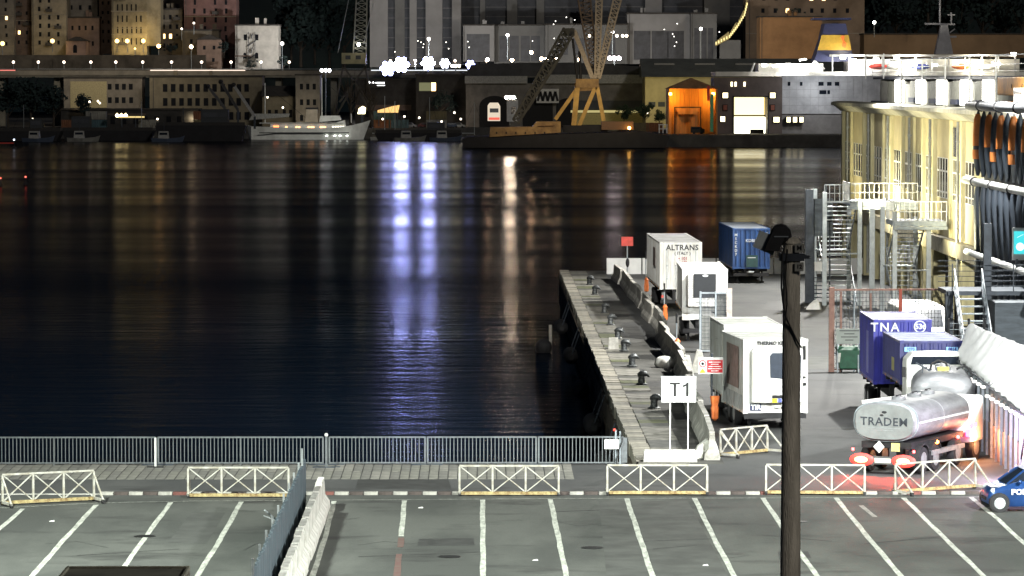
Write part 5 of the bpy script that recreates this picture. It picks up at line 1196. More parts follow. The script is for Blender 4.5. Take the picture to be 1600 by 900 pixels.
for x, y, l_ in ((4, 68, 'large sodium lamp glowing at the left edge of the town'), (82, 64, 'yellow lamp lighting the foot of the tall beige house'), (183, 64, 'yellow lamp at the left foot of the golden tower'), (199, 64, 'yellow lamp at the middle foot of the golden tower'), (224, 64, 'yellow lamp at the right foot of the golden tower'), (211, 76, 'small pinkish lamp below the golden tower'), (284, 45, 'lamp on the sloping roofline of the low house'), (303, 36, 'small lamp high on the brick red house')):
    lamp_post(x, y, y+18, 1238, l_, (1,.7,.25) if y > 50 else (1,.85,.7), .7 if y in (68, 64) else .35, 4 if y == 64 else 4, name='wall_lamp', group=None)
for x, y, e_ in ((82, 70, 2600), (190, 68, 3200), (215, 66, 3200), (236, 50, 3600), (238, 76, 1800), (4, 72, 1500)): 
    p = at(x, y, 1241.5); added_spot('town_light', p, e_*.26, (1,.72,.28), .6)
# flood lights: masts with banks of lamps
def flood_mast(px, py, Y, n, label, c=(.42,.46,1.0), st=150, hw=.55, gy=None):
    p = at(px, gy or 113, Y); h = at(px, py, Y).z - p.z
    t = thing('floodlight_mast', label, 'floodlight', p, 0, 'banks of white floodlights over the elevated road' if n > 3 else None)
    MB().tube((0,0,0),(0,0,h),.18,6).build('mast', STEEL, t); MB().bar((-n*.35,0,h),(n*.35,0,h),.15).build('crossbar', STEEL, t)
    lmp = MB().lathe([(hw*.6,.25),(hw,-.02),(hw*.95,-.08)], (0,0,0), 10, 'y').mesh('lamp_head', BLACK); fce = MB().lathe([(hw*.93,-.1),(hw*.85,-.16)], (0,0,0), 10, 'y').mesh('lamp_face', emat('flood_face_%d%d%d' % (int(st), int(c[0]*10), int(c[2]*10)), c, st))
    hexa = [(0,0)] + [(math.cos(math.pi*i/3), math.sin(math.pi*i/3)) for i in range(6)]
    n = 7 if n > 3 else n
    for k in range(n):
        cx_ = hexa[k][0]*hw*1.98 if n > 3 else (k-(n-1)/2)*hw*2.05; cz_ = h + (hexa[k][1]*hw*1.98 if n > 3 else 0)
        o = inst('lamp_head', lmp, t, (cx_, -.2, cz_)); inst('lamp_face', fce, o, (0,0,0))
    return t
flood_mast(606, 107, 1176, 9, 'largest glaring white floodlight bank at the left end of the bright row', hw=.85, st=16)
flood_mast(627, 101, 1176, 9, 'glaring white floodlight bank overlapping the largest one on its right', hw=.85, st=140)
flood_mast(669, 99, 1176, 9, 'glaring white floodlight bank below the tall lamp of the pale tower', hw=.75, st=140)
flood_mast(695, 99, 1176, 6, 'smaller white floodlight bank third from the left of the bright row', (.75,.8,1), 14, .55)
flood_mast(735, 101, 1176, 9, 'white floodlight bank at the right end of the bright row', hw=.5, st=14)
flood_mast(712, 103, 1176, 3, 'small warm floodlight pair among the white banks', (1,.9,.6), 16, .5)
flood_mast(509, 110, 1150, 3, 'single white floodlight on a mast above the moored ship', (.95,.97,1), 14, .55, gy=195)
flood_mast(797, 152, 1100, 3, 'white floodlight by the small lit van at the foot of the crane', (1,.78,.58), 380, .5, gy=195)
flood_mast(960, 91, 1200, 3, 'pinkish white floodlight right of the crane jib', (1,.8,.85), 35, .7)
flood_mast(190, 180, 1128, 3, 'yellow floodlight on the dark left quay with a long reflection', (1,.78,.35), 22, .6, gy=196)

lamp('SPOT', 'added_tower_spot', (at(650,100,1180).x, 1182, 22), (at(650,60,1330).x, 1330, 30), 230000, (1,.97,.95), 1, 140, .8)
lamp('SPOT', 'added_tower_spot', (at(900,100,1180).x, 1190, 22), (at(900,60,1330).x, 1330, 26), 90000, (1,.97,.9), 1, 140, .8)  # unseen spots added to brighten the dark far facades
lamp('SPOT', 'added_tower_spot', (at(1235,100,1180).x, 1150, 30), (at(1235,60,1330).x, 1330, 26), 80000, (1,.8,.55), 1, 110, .8)
lamp('SPOT', 'added_tower_spot', (at(200,100,1180).x, 1130, 40), (at(200,60,1250).x, 1250, 26), 34000, (1,.85,.65), 1, 130, .8)
# signals: small lights scattered in town and hill, each a little lamp on a bracket
def small_lights(spots, Y, label, grp, c, r=.16, st=6):
    me = MB().ball((0,0,0), r, 6).mesh('lamp_globe', emat('small_'+grp.replace(' ', '_'), c, st)); br = MB().bar((0,.1,-.1),(0,.9,-.5),.1).mesh('bracket', DSTEEL)
    rk = ['leftmost','second from the left','third from the left','fourth from the left','fifth from the left','sixth from the left','seventh from the left','eighth from the left','rightmost']
    for i, (x, y) in enumerate(sorted(spots)):
        t = thing('small_lamp', ('rightmost' if i == len(spots)-1 else rk[i]) + ' of the ' + grp, 'lamp', at(x, y, Y), 0, grp); inst('lamp_globe', me, t, (0,0,0)); inst('bracket', br, t, (0,0,0))
small_lights([(885,27),(898,31),(868,33),(865,38),(832,64),(866,60),(874,68),(731,65),(733,74)], 1305, 'tiny white lamp among the dark slate tower front', 'tiny white lamps on the slate tower front', (1,.95,.85))
small_lights([(1038,46),(1053,57),(1058,37),(1057,66),(1124,50),(1054,72),(1051,53)], 1296, 'tiny white lamp on the grey block right of the crane', 'tiny lamps on the grey block right of the crane', (1,.95,.85))
small_lights([(653,64),(658,66),(662,69),(661,74),(697,66),(701,76),(617,81)], 1290, 'tiny white lamp at the foot of the pale grey tower', 'tiny lamps at the foot of the pale tower', (1,.93,.8))
small_lights([(762,93),(800,94),(830,82),(846,92),(854,92),(870,93),(905,93)], 1190, 'small warm lamp on the road behind the arched warehouse', 'small warm lamps behind the warehouse', (1,.66,.42), .5, 130)
small_lights([(921,56),(964,56),(979,56),(973,56)], 1295, 'small warm lamp in the recess of the office block behind the jib', 'small warm lamps in the recess behind the jib', (1,.85,.6), .5, 9)

# ---- warehouses on the far waterfront
t, W, H, s_ = building('low dark warehouse row at the far left waterfront', 95, 172, 310, 205, 1140, DKB, 10, 1, 7, 12, depth=12, name='warehouse', roof='flat')
t, W, H, s_ = building('dim building with arched openings under the elevated road at left', 100, 122, 222, 172, 1168, BEI2, 9, 2, 6, 9, depth=10, name='warehouse', lit=(), roof='flat')
MB().box(2,13/1,-.3,0,H-9,H-1).build('lit_gate', mat('gate_pale', (.4,.35,.2), .8), t)
t, W, H, s_ = building('beige waterfront building with regular windows left of the ship', 234, 120, 410, 200, 1160, mat('beige_dim', (.19,.165,.115), .9, 0, .25, .3), 11, 3, 7, 12, depth=12, name='warehouse', top=.08)
t, W, H, s_ = building('low warehouse with pale eaves behind the moored ship', 410, 150, 466, 205, 1150, mat('beige_dim', (.19,.165,.115)), 4, 1, 5, 12, depth=14, roof='long', name='warehouse', top=.3, bot=.3)
t, W, H, s_ = building('square beige pavilion behind the funnel of the moored ship', 462, 118, 500, 205, 1146, BEI2, 3, 3, 5, 9, depth=10, name='warehouse')
t, W, H, s_ = building('dark shed under the small illuminated lettering', 555, 125, 650, 198, 1165, DKB, 4, 1, 10, 10, depth=10, name='warehouse', top=.55, bot=.1)
MB().box(0,17,-.3,0,5,6.6).build('pale_band', BRN, t)
t, W, H, s_ = building('dark quay building with a wide lit window', 650, 118, 730, 195, 1158, DKB, 0, 0, depth=10, name='warehouse')
for a_, b_, m_ in ((655,673,mat('dim_room', (.3,.3,.2), .8)),(674,681,LIT)): MB().box((a_-650)/s_,(b_-650)/s_,-.1,.05,H-24/s_,H-11/s_).build('window', emat('dim_room_glow', (.5,.5,.25), .35) if m_ is not LIT else LIT, t)
# illuminated lettering
t, s_ = px_thing('roof_lettering', 'small white illuminated lettering on the dark shed', 'sign', 588, 130, 1164)
MB().box(-3,3,.1,.3,-1.4,1.2).build('back_board', DKB, t); MB().path([(-2.8,.1,-1.4),(-2.8,.1,-3)],.08).build('stand', DSTEEL, t)
E = emat('lettering_glow', (1,1,1), 5)
MB().prism([(-2.6,.3),(-2.1,.6),(-1.8,.2),(-2.3,-.3)],0,.05).prism([(-1.4,.1),(-.9,.5),(-.6,.0)],0,.05).build('emblem', E, t)
for k in range(7): MB().box(-.2+.4*k,.08+.4*k,0,.05,-.05,.3).build('letter', E, t)
MB().box(.2,2.6,0,.05,-.75,-.6).build('small_line', E, t)
# large arched warehouse and its banner
AR = mat('arch_warehouse_render', (.15,.14,.13), .9, 0, .3, .3)
t, s_ = px_thing('arched_warehouse', 'wide warehouse with a pale eaves band and dark arches behind the crane', 'building', 728, 200, 1150)
W = 282/s_; H = 80/s_
MB().box(0,W,0,20,0,H-2).build('wall', AR, t); MB().box(-.3,W*.34,-.8,0,H-2,H+.2).build('eaves_band', mat('pale_eaves', (.3,.3,.29), .8), t); MB().box(W*.42,W,-.8,0,H-2,H+.6).build('eaves_band', mat('pale_eaves', (.3,.3,.29)), t)
MB().prism([(0,H+.2),(1.5,H+3.6),(W*.3,H+4.2),(W*.6,H+4.2),(W,H+3.0),(W,H+.2)], 0, 20, 'y').build('roof', mat('slate_roof_far', (.045,.045,.05), .8, 0, .3, .3), t)
for k, (a_, b_) in enumerate(((4,13),(17,26),(27,34),(36,40))):
    c_ = (a_+b_)/2; r_ = (b_-a_)/2
    MB().prism([(a_,0),(b_,0)] + [(c_+r_*math.cos(u), 6.5+r_*.7*math.sin(u)) for u in [math.pi*i/10 for i in range(11)]], -.12, .1).build('arch_opening', mat('arch_black', (.01,.01,.012), .9), t)
MB().box(W*.58,W-.5,-.3,0,5.5,8.2).build('glazed_band', GRYD, t); MB().box(W*.58,W,-.5,-.1,4.6,5.3).build('lit_ledge', emat('ledge_glow', (1,.85,.35), .5), t)
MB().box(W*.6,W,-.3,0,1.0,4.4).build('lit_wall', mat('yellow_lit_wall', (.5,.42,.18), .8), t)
bn = MB().box((838-728)/s_,(873-728)/s_,-1.4,-1.2,(200-161)/s_,(200-139)/s_).build('banner', mat('banner_white', (.55,.55,.55), .7), t)
zz = MB(); pts = [((840+i*3.9-728)/s_, -1.45, ((200-143) if i % 2 else (200-158))/s_) for i in range(9)]
for a_, b_ in zip(pts, pts[1:]): zz.bar(a_, b_, .7, .05)
zz.build('zigzag_print', BLACK, bn)
t, s_ = px_thing('yellow_hall', 'long hall with grey roof and yellowish lit wall left of the orange shed', 'building', 1008, 203, 1130)
W = 310/S(1130); H = 84/S(1130)
MB().box(0,W,0,26,0,H).build('wall', mat('hall_yellow', (.42,.36,.2), .85, 0, .2, .2), t); MB().prism([(-.8,H-.3),(13,H+5.2),(26.8,H-.3)], -1, W+1, 'x').build('roof', mat('hall_roof_grey', (.13,.14,.13), .8, 0, .2, .3), t)
for k in range(4): MB().box(3+k*12,9+k*12,8,12,H+3.3,H+3.8).build('rooflight', mat('pale_eaves', (.3,.3,.29)), t)
for k in range(3): MB().box(1+k*2.8,3+k*2.8,-.15,0,H-9,H-7.6).build('window', GRYD, t)
for x, y, e_, c_ in ((1030,150,1000,(1,.85,.4)), (975,165,1500,(1,.85,.4)), (1100,128,900,(1,.85,.5))):
    p = at(x, y, 1118); added_spot('hall_light', p, e_*1.3, c_, .6)
# orange lit shed
t, s_ = px_thing('orange_shed', 'open gabled shed glowing orange from two sodium lamps', 'shed', 1043, 210, 1003)
W = 78/s_; He = 72/s_; Hp = 88/s_
OR = mat('orange_shed_wall', (.6,.3,.1), .8, 0, .2, .5, stretch=(6,1,.3))
MB().box(0,W,8,8.4,0,He).box(0,.4,0,8,0,He).box(W-.4,W,0,8,0,He).build('wall', OR, t)
for k in range(12): MB().box(.5+k*(W-1)/12,.7+k*(W-1)/12,7.85,8,0,He).build('cladding_rib', OR, t)
MB().prism([(-.4,He-.1),(W+.4,He-.1),(W*.48,Hp)], -.2, 8.4, 'y').build('roof', mat('shed_roof_brown', (.25,.14,.07), .8, 0, .3, .5), t)
MB().bar((2.2,7.0,0),(2.2,7.0,7),.35).bar((9.0,7.0,0),(9.0,7.0,7),.35).bar((2.0,7.0,7),(9.2,7.0,7),.35).build('inner_portal', mat('portal_dark', (.08,.04,.02), .8), t); MB().prism([(2.5,6.6),(8.7,6.6),(7.8,5.2),(3.2,5.2)], 6.8, 7.1).build('hopper', OR, t)
for xx in (.9, W-.9):
    MB().box(xx-.4,xx+.4,4.5,5.0,He-1.8,He-1.2).build('sodium_lamp', emat('sodium_lamp', (1,.5,.08), 45), t); added_spot('sodium_glow', t.location + Vector((xx + (.5 if xx < 3 else -.5), 4.6, He-2.4)), 1300, (1,.45,.06), .4)
p = thing('parked_van', 'small dark van parked inside the orange shed', 'van', t.location + Vector((6.2,1.5,0)))
MB().prism([(0,.4),(3.6,.4),(3.6,1.3),(3.0,1.5),(2.6,2.0),(.2,2.0),(0,1.8)], 0, 1.8).build('body', DKB, p, bevel=.08)
for xx in (.8,2.8): MB().lathe([(.38,-.05),(.38,.1)], (xx,0,.38), 10, 'y').build('wheel', BLACK, p)
MB().box(.3,2.2,-.02,.01,1.3,1.8).build('window', GLASSD, p)
t2 = thing('green_door_post', 'green lit doorway post at the right side of the orange shed', 'door', at(1112, 200, 1000)); MB().box(-.4,.4,0,.3,-1,9).build('door_leaf', mat('green_glow_door', (.1,.45,.25), .6), t2); MB().box(-1.2,-.5,0,.3,7,11).build('red_panel', REDP, t2)
t2 = thing('white_gate', 'small white lit gate frame left of the orange shed', 'gate', at(1036, 208, 1000))
for x in (-1,0,1): MB().bar((x,0,0),(x,0,2.2),.25).build('bar', WHITEP, t2)
MB().bar((-1.2,0,2.2),(1.2,0,2.2),.25).bar((-1.2,0,1.1),(1.2,0,1.1),.2).build('rail', WHITEP, t2)

# ------------------------------------------------------------------ FERRY
Yf = 1010; A = at(1115, 228, Yf); s_ = S(Yf)
t = thing('car_ferry', 'large car ferry with brown stern, glowing open stern door and brilliantly lit white decks', 'ferry', (A.x, Yf, WATER))
def fz(py): return at(1200, py, Yf).z - WATER
def fx(px): return (px-1115)/s_
FB = mat('ferry_stern_brown', (.16,.13,.12), .7, 0, .2, .3); FW = mat('ferry_white_steel', (.62,.63,.66), .6, 0, .18, .25, c2=(.42,.43,.46)); FG = mat('ferry_deck_white', (.75,.74,.68), .6, 0, .1, .4)
sw = fx(1222)
dx0, dx1, dz0, dz1 = fx(1147), fx(1199), fz(212), fz(152)
st = MB().box(0,dx0,0,14,0,fz(121)).box(dx1,sw,0,14,0,fz(121)).box(dx0,dx1,0,14,dz1,fz(121)).box(dx0,dx1,0,14,0,dz0)
st.build('stern_plate', FB, t)
MB().box(dx0,dx1,12,12.3,dz0,dz1).build('car_deck_interior', emat('car_deck_glow', (1,.78,.3), 3.0), t)
MB().box(dx0,dx1,8,8.2,dz0,dz0+4.8).build('lit_bulkhead', emat('bulkhead_glow', (1,.95,.7), 4.5), t)
MB().box(dx0,dx1,7.7,7.95,dz0+5.0,dz0+5.4).box(dx0-.35,dx0,-.25,0,dz0,dz1+.3).box(dx1,dx1+.35,-.25,0,dz0,dz1+.3).box(dx0-.35,dx1+.35,-.25,0,dz1+.003,dz1+.4).build('door_frame', DSTEEL, t)
MB().box(fx(1175),fx(1196),6,7.5,dz0,dz0+1.6).build('vehicle_on_deck', DKB, t); MB().prism([(dx0+.5,dz0-.1),(dx1-.5,dz0-.1),(dx1+.8,-.0+3.1),(dx0-.8,3.1)], -2, -.2).build('stern_ramp', DSTEEL, t) if False else None
EW = emat('ferry_window_glow', (1,.85,.5), 4)
for px_, py_, w_, m_ in ((1133,149,8,EW),(1207,149,8,EW),(1133,168,6,mat('dull_red_window', (.35,.12,.08))),(1207,168,6,mat('dull_red_window', (.35,.12,.08))),(1129,186,7,EW),(1213,187,9,EW),(1232,187,6,EW),(1242,187,6,EW),(1252,187,6,EW)):
    f_ = MB().box(fx(px_-w_/2)-.15,fx(px_+w_/2)+.15,-.35,-.02 if px_ < 1222 else 1.2,fz(py_+4)-.15,fz(py_-4)+.15).build('window_frame', BLACK, t)
    MB().box(fx(px_-w_/2),fx(px_+w_/2),-.4,-.36,fz(py_+4),fz(py_-4)).build('window_pane', m_, f_)
for px_ in (1143,1149,1163): MB().box(fx(px_)-.25,fx(px_)+.25,-.1,0,fz(135),fz(128)).build('window', EW, t)
# white side of the hull with plating seams
MB().box(sw,fx(1640),1.4,30,0,fz(178)).build('lower_hull', mat('ferry_lower_hull', (.3,.29,.29), .6, 0, .2, .3), t); MB().box(sw,fx(1640),1.0,30,fz(178),fz(118)).build('upper_hull', FW, t)
MB().box(sw,fx(1640),.9,1.4,fz(222),fz(219)).build('boot_line', mat('boot_line', (.03,.03,.08)), t)
sm = MB()
for k in range(14): sm.box(sw+k*1.9+.5*math.sin(k*3.1),sw+k*1.9+.5*math.sin(k*3.1)+.06,.94,1.0,fz(178),fz(120))
for py_ in (128,140,152,165): sm.box(sw,fx(1330),.93,.99,fz(py_)-.05,fz(py_)+.04)
sm.build('plating_seams', mat('seam_grey', (.42,.42,.45), .7), t)
for px_, w_, py_ in ((1252,4,131),(1283,8,131),(1296,7,131),(1308,7,131),(1286,11,144),(1295,4,144),(1233,4,131)):
    MB().box(fx(px_)-w_/2/s_,fx(px_)+w_/2/s_,.85,.95,fz(py_+3),fz(py_-3)).build('window', GLASSD, t)
# decks above
MB().box(fx(1120),fx(1640),6,26,fz(119),fz(112)).build('deck', FG, t)
DG = FG
MB().box(fx(1188),fx(1290),8,20,fz(112),fz(99)).box(fx(1330),fx(1600),9,22,fz(119),fz(92)).build('deckhouse', DG, t)
MB().box(fx(1300),fx(1590),3,24,fz(88),fz(85)).build('sun_deck', FG, t)
for k, px_ in enumerate(range(1302, 1590, 26)): MB().bar((fx(px_),3.2,fz(119)),(fx(px_),3.2,fz(86)),.35).build('deck_pillar', WHITEP, t)
DL = emat('deck_light', (1,.97,.88), 14)
for px_, py_ in ((1195,102),(1212,103),(1232,101),(1252,103),(1272,103),(1318,90),(1335,94),(1370,92),(1402,90),(1430,100),(1462,102),(1495,98),(1530,104),(1560,100),(1585,84)):
    MB().box(fx(px_)-.7,fx(px_)+.7,2.4,2.9,fz(py_)-.35,fz(py_)+.35).build('deck_light', DL, t)
for px_, c_ in ((1240,(1,.97,.9)),(1330,(1,1,1)),(1420,(1,.96,.85)),(1530,(1,.9,.7))):
    added_spot('deck_glow', (A.x+fx(px_), Yf+1.0, WATER+fz(98)), 6500, c_, .6)
added_spot('hull_glow', (A.x+fx(1272), Yf-9, WATER+fz(135)), 2600, (.95,.98,1), .6)
# lifeboats and deck clutter
for px_, m_ in ((1375, REDP), (1400, FG), (1440, mat('blue_cover', (.05,.07,.3), .6)), (1505, ORANGE), (1545, FG)):
    secs = []
    for u, k in ((-2.6,.2),(-1.8,.8),(0,1),(1.8,.8),(2.6,.2)): secs.append([(fx(px_)+u, 4+k*math.cos(a_)*1.0, fz(104)+k*math.sin(a_)*.8) for a_ in [math.pi*2*i/8 for i in range(8)]])
    MB().loft(secs).build('lifeboat', m_, t, smooth=True)
    MB().path([(fx(px_)-1.6,4,fz(118)),(fx(px_)-1.6,3.4,fz(96)),(fx(px_)-1.2,4,fz(98))], .15).path([(fx(px_)+1.6,4,fz(118)),(fx(px_)+1.6,3.4,fz(96)),(fx(px_)+1.2,4,fz(98))], .15).build('davit', WHITEP, t)
rb = MB()
for k in range(60): rb.box(fx(1190)+k*1.2,fx(1190)+k*1.2+.1,2.6,2.7,fz(119),fz(113))
rb.box(fx(1190),fx(1600),2.6,2.7,fz(114),fz(113)).box(fx(1190),fx(1600),2.6,2.7,fz(117),fz(116)).build('deck_railing', WHITEP, t)
# cranes / small masts of the stern deck
MB().path([(fx(1175),4,fz(112)),(fx(1180),4,fz(98))], .3).path([(fx(1260),4,fz(112)),(fx(1275),4,fz(95)),(fx(1290),4,fz(108))], .25).path([(fx(1250),4,fz(94)),(fx(1262),4,fz(92))], .3).build('stern_derrick', WHITEP, t)
# funnel
fb = MB()
fb.loft([[(fx(1276),9,fz(96)),(fx(1340),9,fz(96)),(fx(1340),20,fz(96)),(fx(1276),20,fz(96))], [(fx(1288),9,fz(60)),(fx(1331),9,fz(60)),(fx(1331),20,fz(60)),(fx(1288),20,fz(60))], [(fx(1293),9,fz(36)),(fx(1326),9,fz(36)),(fx(1326),20,fz(36)),(fx(1293),20,fz(36))]])
fu = fb.build('funnel', mat('funnel_navy', (.03,.035,.09), .5, 0, .2, .5), t)
MB().loft([[(fx(1281.5),8.9,fz(78)),(fx(1335),8.9,fz(78)),(fx(1335),9.1,fz(78)),(fx(1281.5),9.1,fz(78))], [(fx(1288),8.9,fz(54)),(fx(1330),8.9,fz(54)),(fx(1330),9.1,fz(54)),(fx(1288),9.1,fz(54))]]).build('yellow_band', mat('funnel_yellow', (.6,.38,.05), .5, 0, .2, .5), fu)
MB().prism([(fx(1320),fz(54)),(fx(1324),fz(56)),(fx(1323),fz(62)),(fx(1327),fz(68)),(fx(1325),fz(75)),(fx(1320),fz(72)),(fx(1321),fz(64)),(fx(1318),fz(58))], 8.6, 8.85).build('emblem', mat('emblem_orange', (.8,.2,.04), .5), fu)
MB().box(fx(1276),fx(1334),8.5,21,fz(30),fz(27)).build('funnel_top', mat('funnel_navy', (.03,.035,.09)), fu)
added_spot('funnel_glow', (A.x+fx(1322), Yf+5, WATER+fz(84)), 1600, (1,.9,.7), .4)
# radar mast
ms = MB().loft([[(fx(1468),10,fz(84)),(fx(1496),10,fz(84)),(fx(1496),14,fz(84)),(fx(1468),14,fz(84))], [(fx(1477),11,fz(38)),(fx(1488),11,fz(38)),(fx(1488),13,fz(38)),(fx(1477),13,fz(38))]]).build('radar_mast', mat('mast_grey', (.4,.4,.42), .6, 0, .2, .5), t)
MB().tube((fx(1476),12,fz(38)),(fx(1476),12,fz(-20)),.25,6).bar((fx(1452),12,fz(36)),(fx(1500),12,fz(37)),.5,.5).tube((fx(1494),12,fz(37)),(fx(1494),12,fz(18)),.25,6).box(fx(1488),fx(1502),11,13,fz(58),fz(55)).bar((fx(1488),12,fz(22)),(fx(1500),12,fz(22)),.3).bar((fx(1492),12,fz(50)),(fx(1500),12,fz(44)),.3).build('yard', mat('mast_grey', (.4,.4,.42)), ms)

# ------------------------------------------------------------------ crane barge and the crane
BY = mat('barge_ochre', (.38,.24,.09), .7, .1, .3, .4, c2=(.2,.12,.05)); CY = mat('crane_yellow', (.55,.34,.09), .6, .1, .25, .4); LATD = mat('lattice_brown', (.15,.11,.08), .7, .1, .3, .5)
Yb = 965; A = at(765, 232, Yb); s_ = S(Yb)
def bx(px): return (px-765)/s_
def bz(py): return at(765, py, Yb).z - WATER
t = thing('crane_barge', 'ochre floating crane barge with black low hull, A frame legs and lattice jib', 'crane barge', (A.x, Yb, WATER))
MB().prism([(bx(725),.2),(bx(1040),.2),(bx(1046),bz(212)),(bx(1000),bz(206)),(bx(730),bz(214)),(bx(722),bz(218))], 0, 26, 'y').build('hull', mat('barge_black', (.012,.012,.014), .8, 0, .3, .5), t)
MB().prism([(bx(765),bz(214)),(bx(876),bz(207)),(bx(876),bz(190)),(bx(838),bz(190)),(bx(832),bz(198)),(bx(766),bz(199))], -.4, 10, 'y').build('ochre_house', BY, t)
MB().bar((bx(840),-.5,bz(197)),(bx(866),-.5,bz(196)),.7,.1).build('lettering_block', mat('barge_lettering', (.2,.1,.04)), t)
for k in range(6): MB().box(bx(775+k*15),bx(777+k*15),-.5,-.4,bz(209),bz(206)).build('porthole', BLACK, t)
for a_, b_, w_ in (((903,130),(897,198),1.3),((932,133),(904,200),1.0),((933,133),(944,189),1.0),((901,140),(868,187),.9)):
    MB().bar((bx(a_[0]),4,bz(a_[1])),(bx(b_[0]),4,bz(b_[1])),w_).build('a_frame_leg', CY, t)
MB().bar((bx(900),4,bz(130)),(bx(936),4,bz(130)),2.2).bar((bx(903),4,bz(140)),(bx(930),4,bz(139)),.8).build('head_beam', BY, t)
def lattice(p, q, w0, w1, n, r, m_, name, tt):
    p = Vector(p); q = Vector(q); mb = MB(); d = (q-p).normalized(); a = d.cross(Vector((0,1,0))).normalized(); b = Vector((0,1,0))
    def c(i, k): f = i/n; w = w0+(w1-w0)*f; o = ((-1,-1),(1,-1),(1,1),(-1,1))[k]; return p.lerp(q, f) + a*o[0]*w/2 + b*o[1]*w/2
    for k in range(4): mb.bar(c(0,k), c(n,k), r*1.4)
    for i in range(n):
        for k in range(4): mb.bar(c(i,k), c(i+1,(k+1) % 4), r*.8); 
        mb.bar(c(i,0), c(i,1), r*.8); mb.bar(c(i,3), c(i,2), r*.8)
    return mb.build(name, m_, tt)
lattice((bx(806),3,bz(190)),(bx(889),3,bz(48)),1.6,2.8,16,.42,mat('boom_dark', (.06,.06,.05), .7, .1, .3, .5),'boom',t)
lattice((bx(822),6,bz(170)),(bx(884),6,bz(66)),1.2,1.8,12,.3,mat('boom_dark', (.06,.06,.05)),'boom',t)
MB().bar((bx(897),4,bz(47)),(bx(928),4,bz(126)),1.1).build('back_strut', mat('strut_pale', (.4,.34,.26), .7), t)
MB().box(bx(881),bx(898),2,6,bz(56),bz(44)).build('boom_head', mat('boom_dark', (.06,.06,.05)), t)
lattice((bx(931),6,bz(122)),(bx(912),6,bz(-12)),1.5,3.2,18,.28,LATD,'lattice_mast',t)
lattice((bx(933),4,bz(122)),(bx(937),4,bz(-20)),1.0,1.6,20,.28,mat('strut_pale', (.4,.34,.26)),'jib',t)
lattice((bx(935),4,bz(122)),(bx(968),4,bz(-14)),1.0,2.0,20,.28,mat('strut_pale', (.4,.34,.26)),'jib',t)
MB().path([(bx(889),4,bz(48)),(bx(936),4,bz(0))],.06).path([(bx(895),4,bz(60)),(bx(903),4,bz(128))],.3).path([(bx(906),4,bz(80)),(bx(908),4,bz(128))],.35).build('cable', BLACK, t)
MB().box(bx(880),bx(950),2,9,bz(206),bz(196)).build('winch_house', mat('barge_black', (.012,.012,.014)), t); MB().box(bx(940),bx(990),1,6,bz(203),bz(190)).build('deck_container', mat('barge_cargo_brown', (.16,.09,.05), .8), t)
MB().ball((bx(983),0,bz(200)),.4,6).build('amber_lamp', emat('amber_deck_lamp', (1,.5,.1), 25), t)
p = at(900, 170, Yb-6); added_spot('crane_glow', (p.x+8, Yb-14, 12), 5500, (1,.8,.5), .5)
added_spot('crane_glow', (at(830,180,Yb).x, Yb-14, 6), 1800, (1,.75,.5), .5)
# lit van and kiosk by the barge
t, s_ = px_thing('lit_kiosk', 'small glowing white and red van facing us under the dark arch', 'van', 762, 189, 1098)
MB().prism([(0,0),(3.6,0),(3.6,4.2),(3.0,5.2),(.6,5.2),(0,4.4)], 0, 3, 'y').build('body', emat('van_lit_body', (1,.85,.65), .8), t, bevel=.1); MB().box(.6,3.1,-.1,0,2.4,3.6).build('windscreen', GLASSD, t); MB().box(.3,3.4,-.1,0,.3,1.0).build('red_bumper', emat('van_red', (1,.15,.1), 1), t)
t, s_ = px_thing('white_cabin', 'white cabin lit by the floodlight at the crane foot', 'cabin', 792, 190, 1096)
MB().box(0,3.2,0,3,0,6.2).build('body', WHITEP, t); MB().box(1.2,2.6,-.1,0,2.2,4.2).build('window', GLASSD, t)

# tower crane left
t, s_ = px_thing('harbour_crane', 'pale lattice harbour crane with a boxy cabin behind the moored ship', 'crane', 553, 200, 1145)
def hx(px): return (px-553)/s_
def hz(py): return (200-py)/s_
lattice((hx(562),2,hz(84)),(hx(566),2,hz(-20)),3.8,3.0,12,.22,mat('crane_pale_green', (.3,.31,.26), .7),'lattice_tower',t)
MB().box(hx(534),hx(572),0,8,hz(100),hz(83)).build('machine_house', mat('cabin_khaki', (.3,.28,.17), .8, 0, .2, .4), t)
MB().box(hx(540),hx(548),-.1,0,hz(93),hz(87)).box(hx(556),hx(564),-.1,0,hz(93),hz(87)).build('window', GRYD, t)
for a_, b_ in (((536,103),(518,196)),((570,103),(588,196)),((536,103),(575,160)),((572,103),(530,160)),((548,140),(520,190)),((560,140),(585,190))): MB().bar((hx(a_[0]),2,hz(a_[1])),(hx(b_[0]),2,hz(b_[1])),.55).build('leg', mat('crane_dark', (.07,.065,.055), .8), t)
MB().path([(hx(545),1,hz(0)),(hx(528),1,hz(83))],.1).path([(hx(585),1,hz(0)),(hx(568),1,hz(70))],.1).build('stay_cable', GALV, t)
MB().ball((hx(561),-1,hz(70)),.5,8).build('lamp_globe', emat('small_crane_lamp', (1,.95,.85), 20), t)

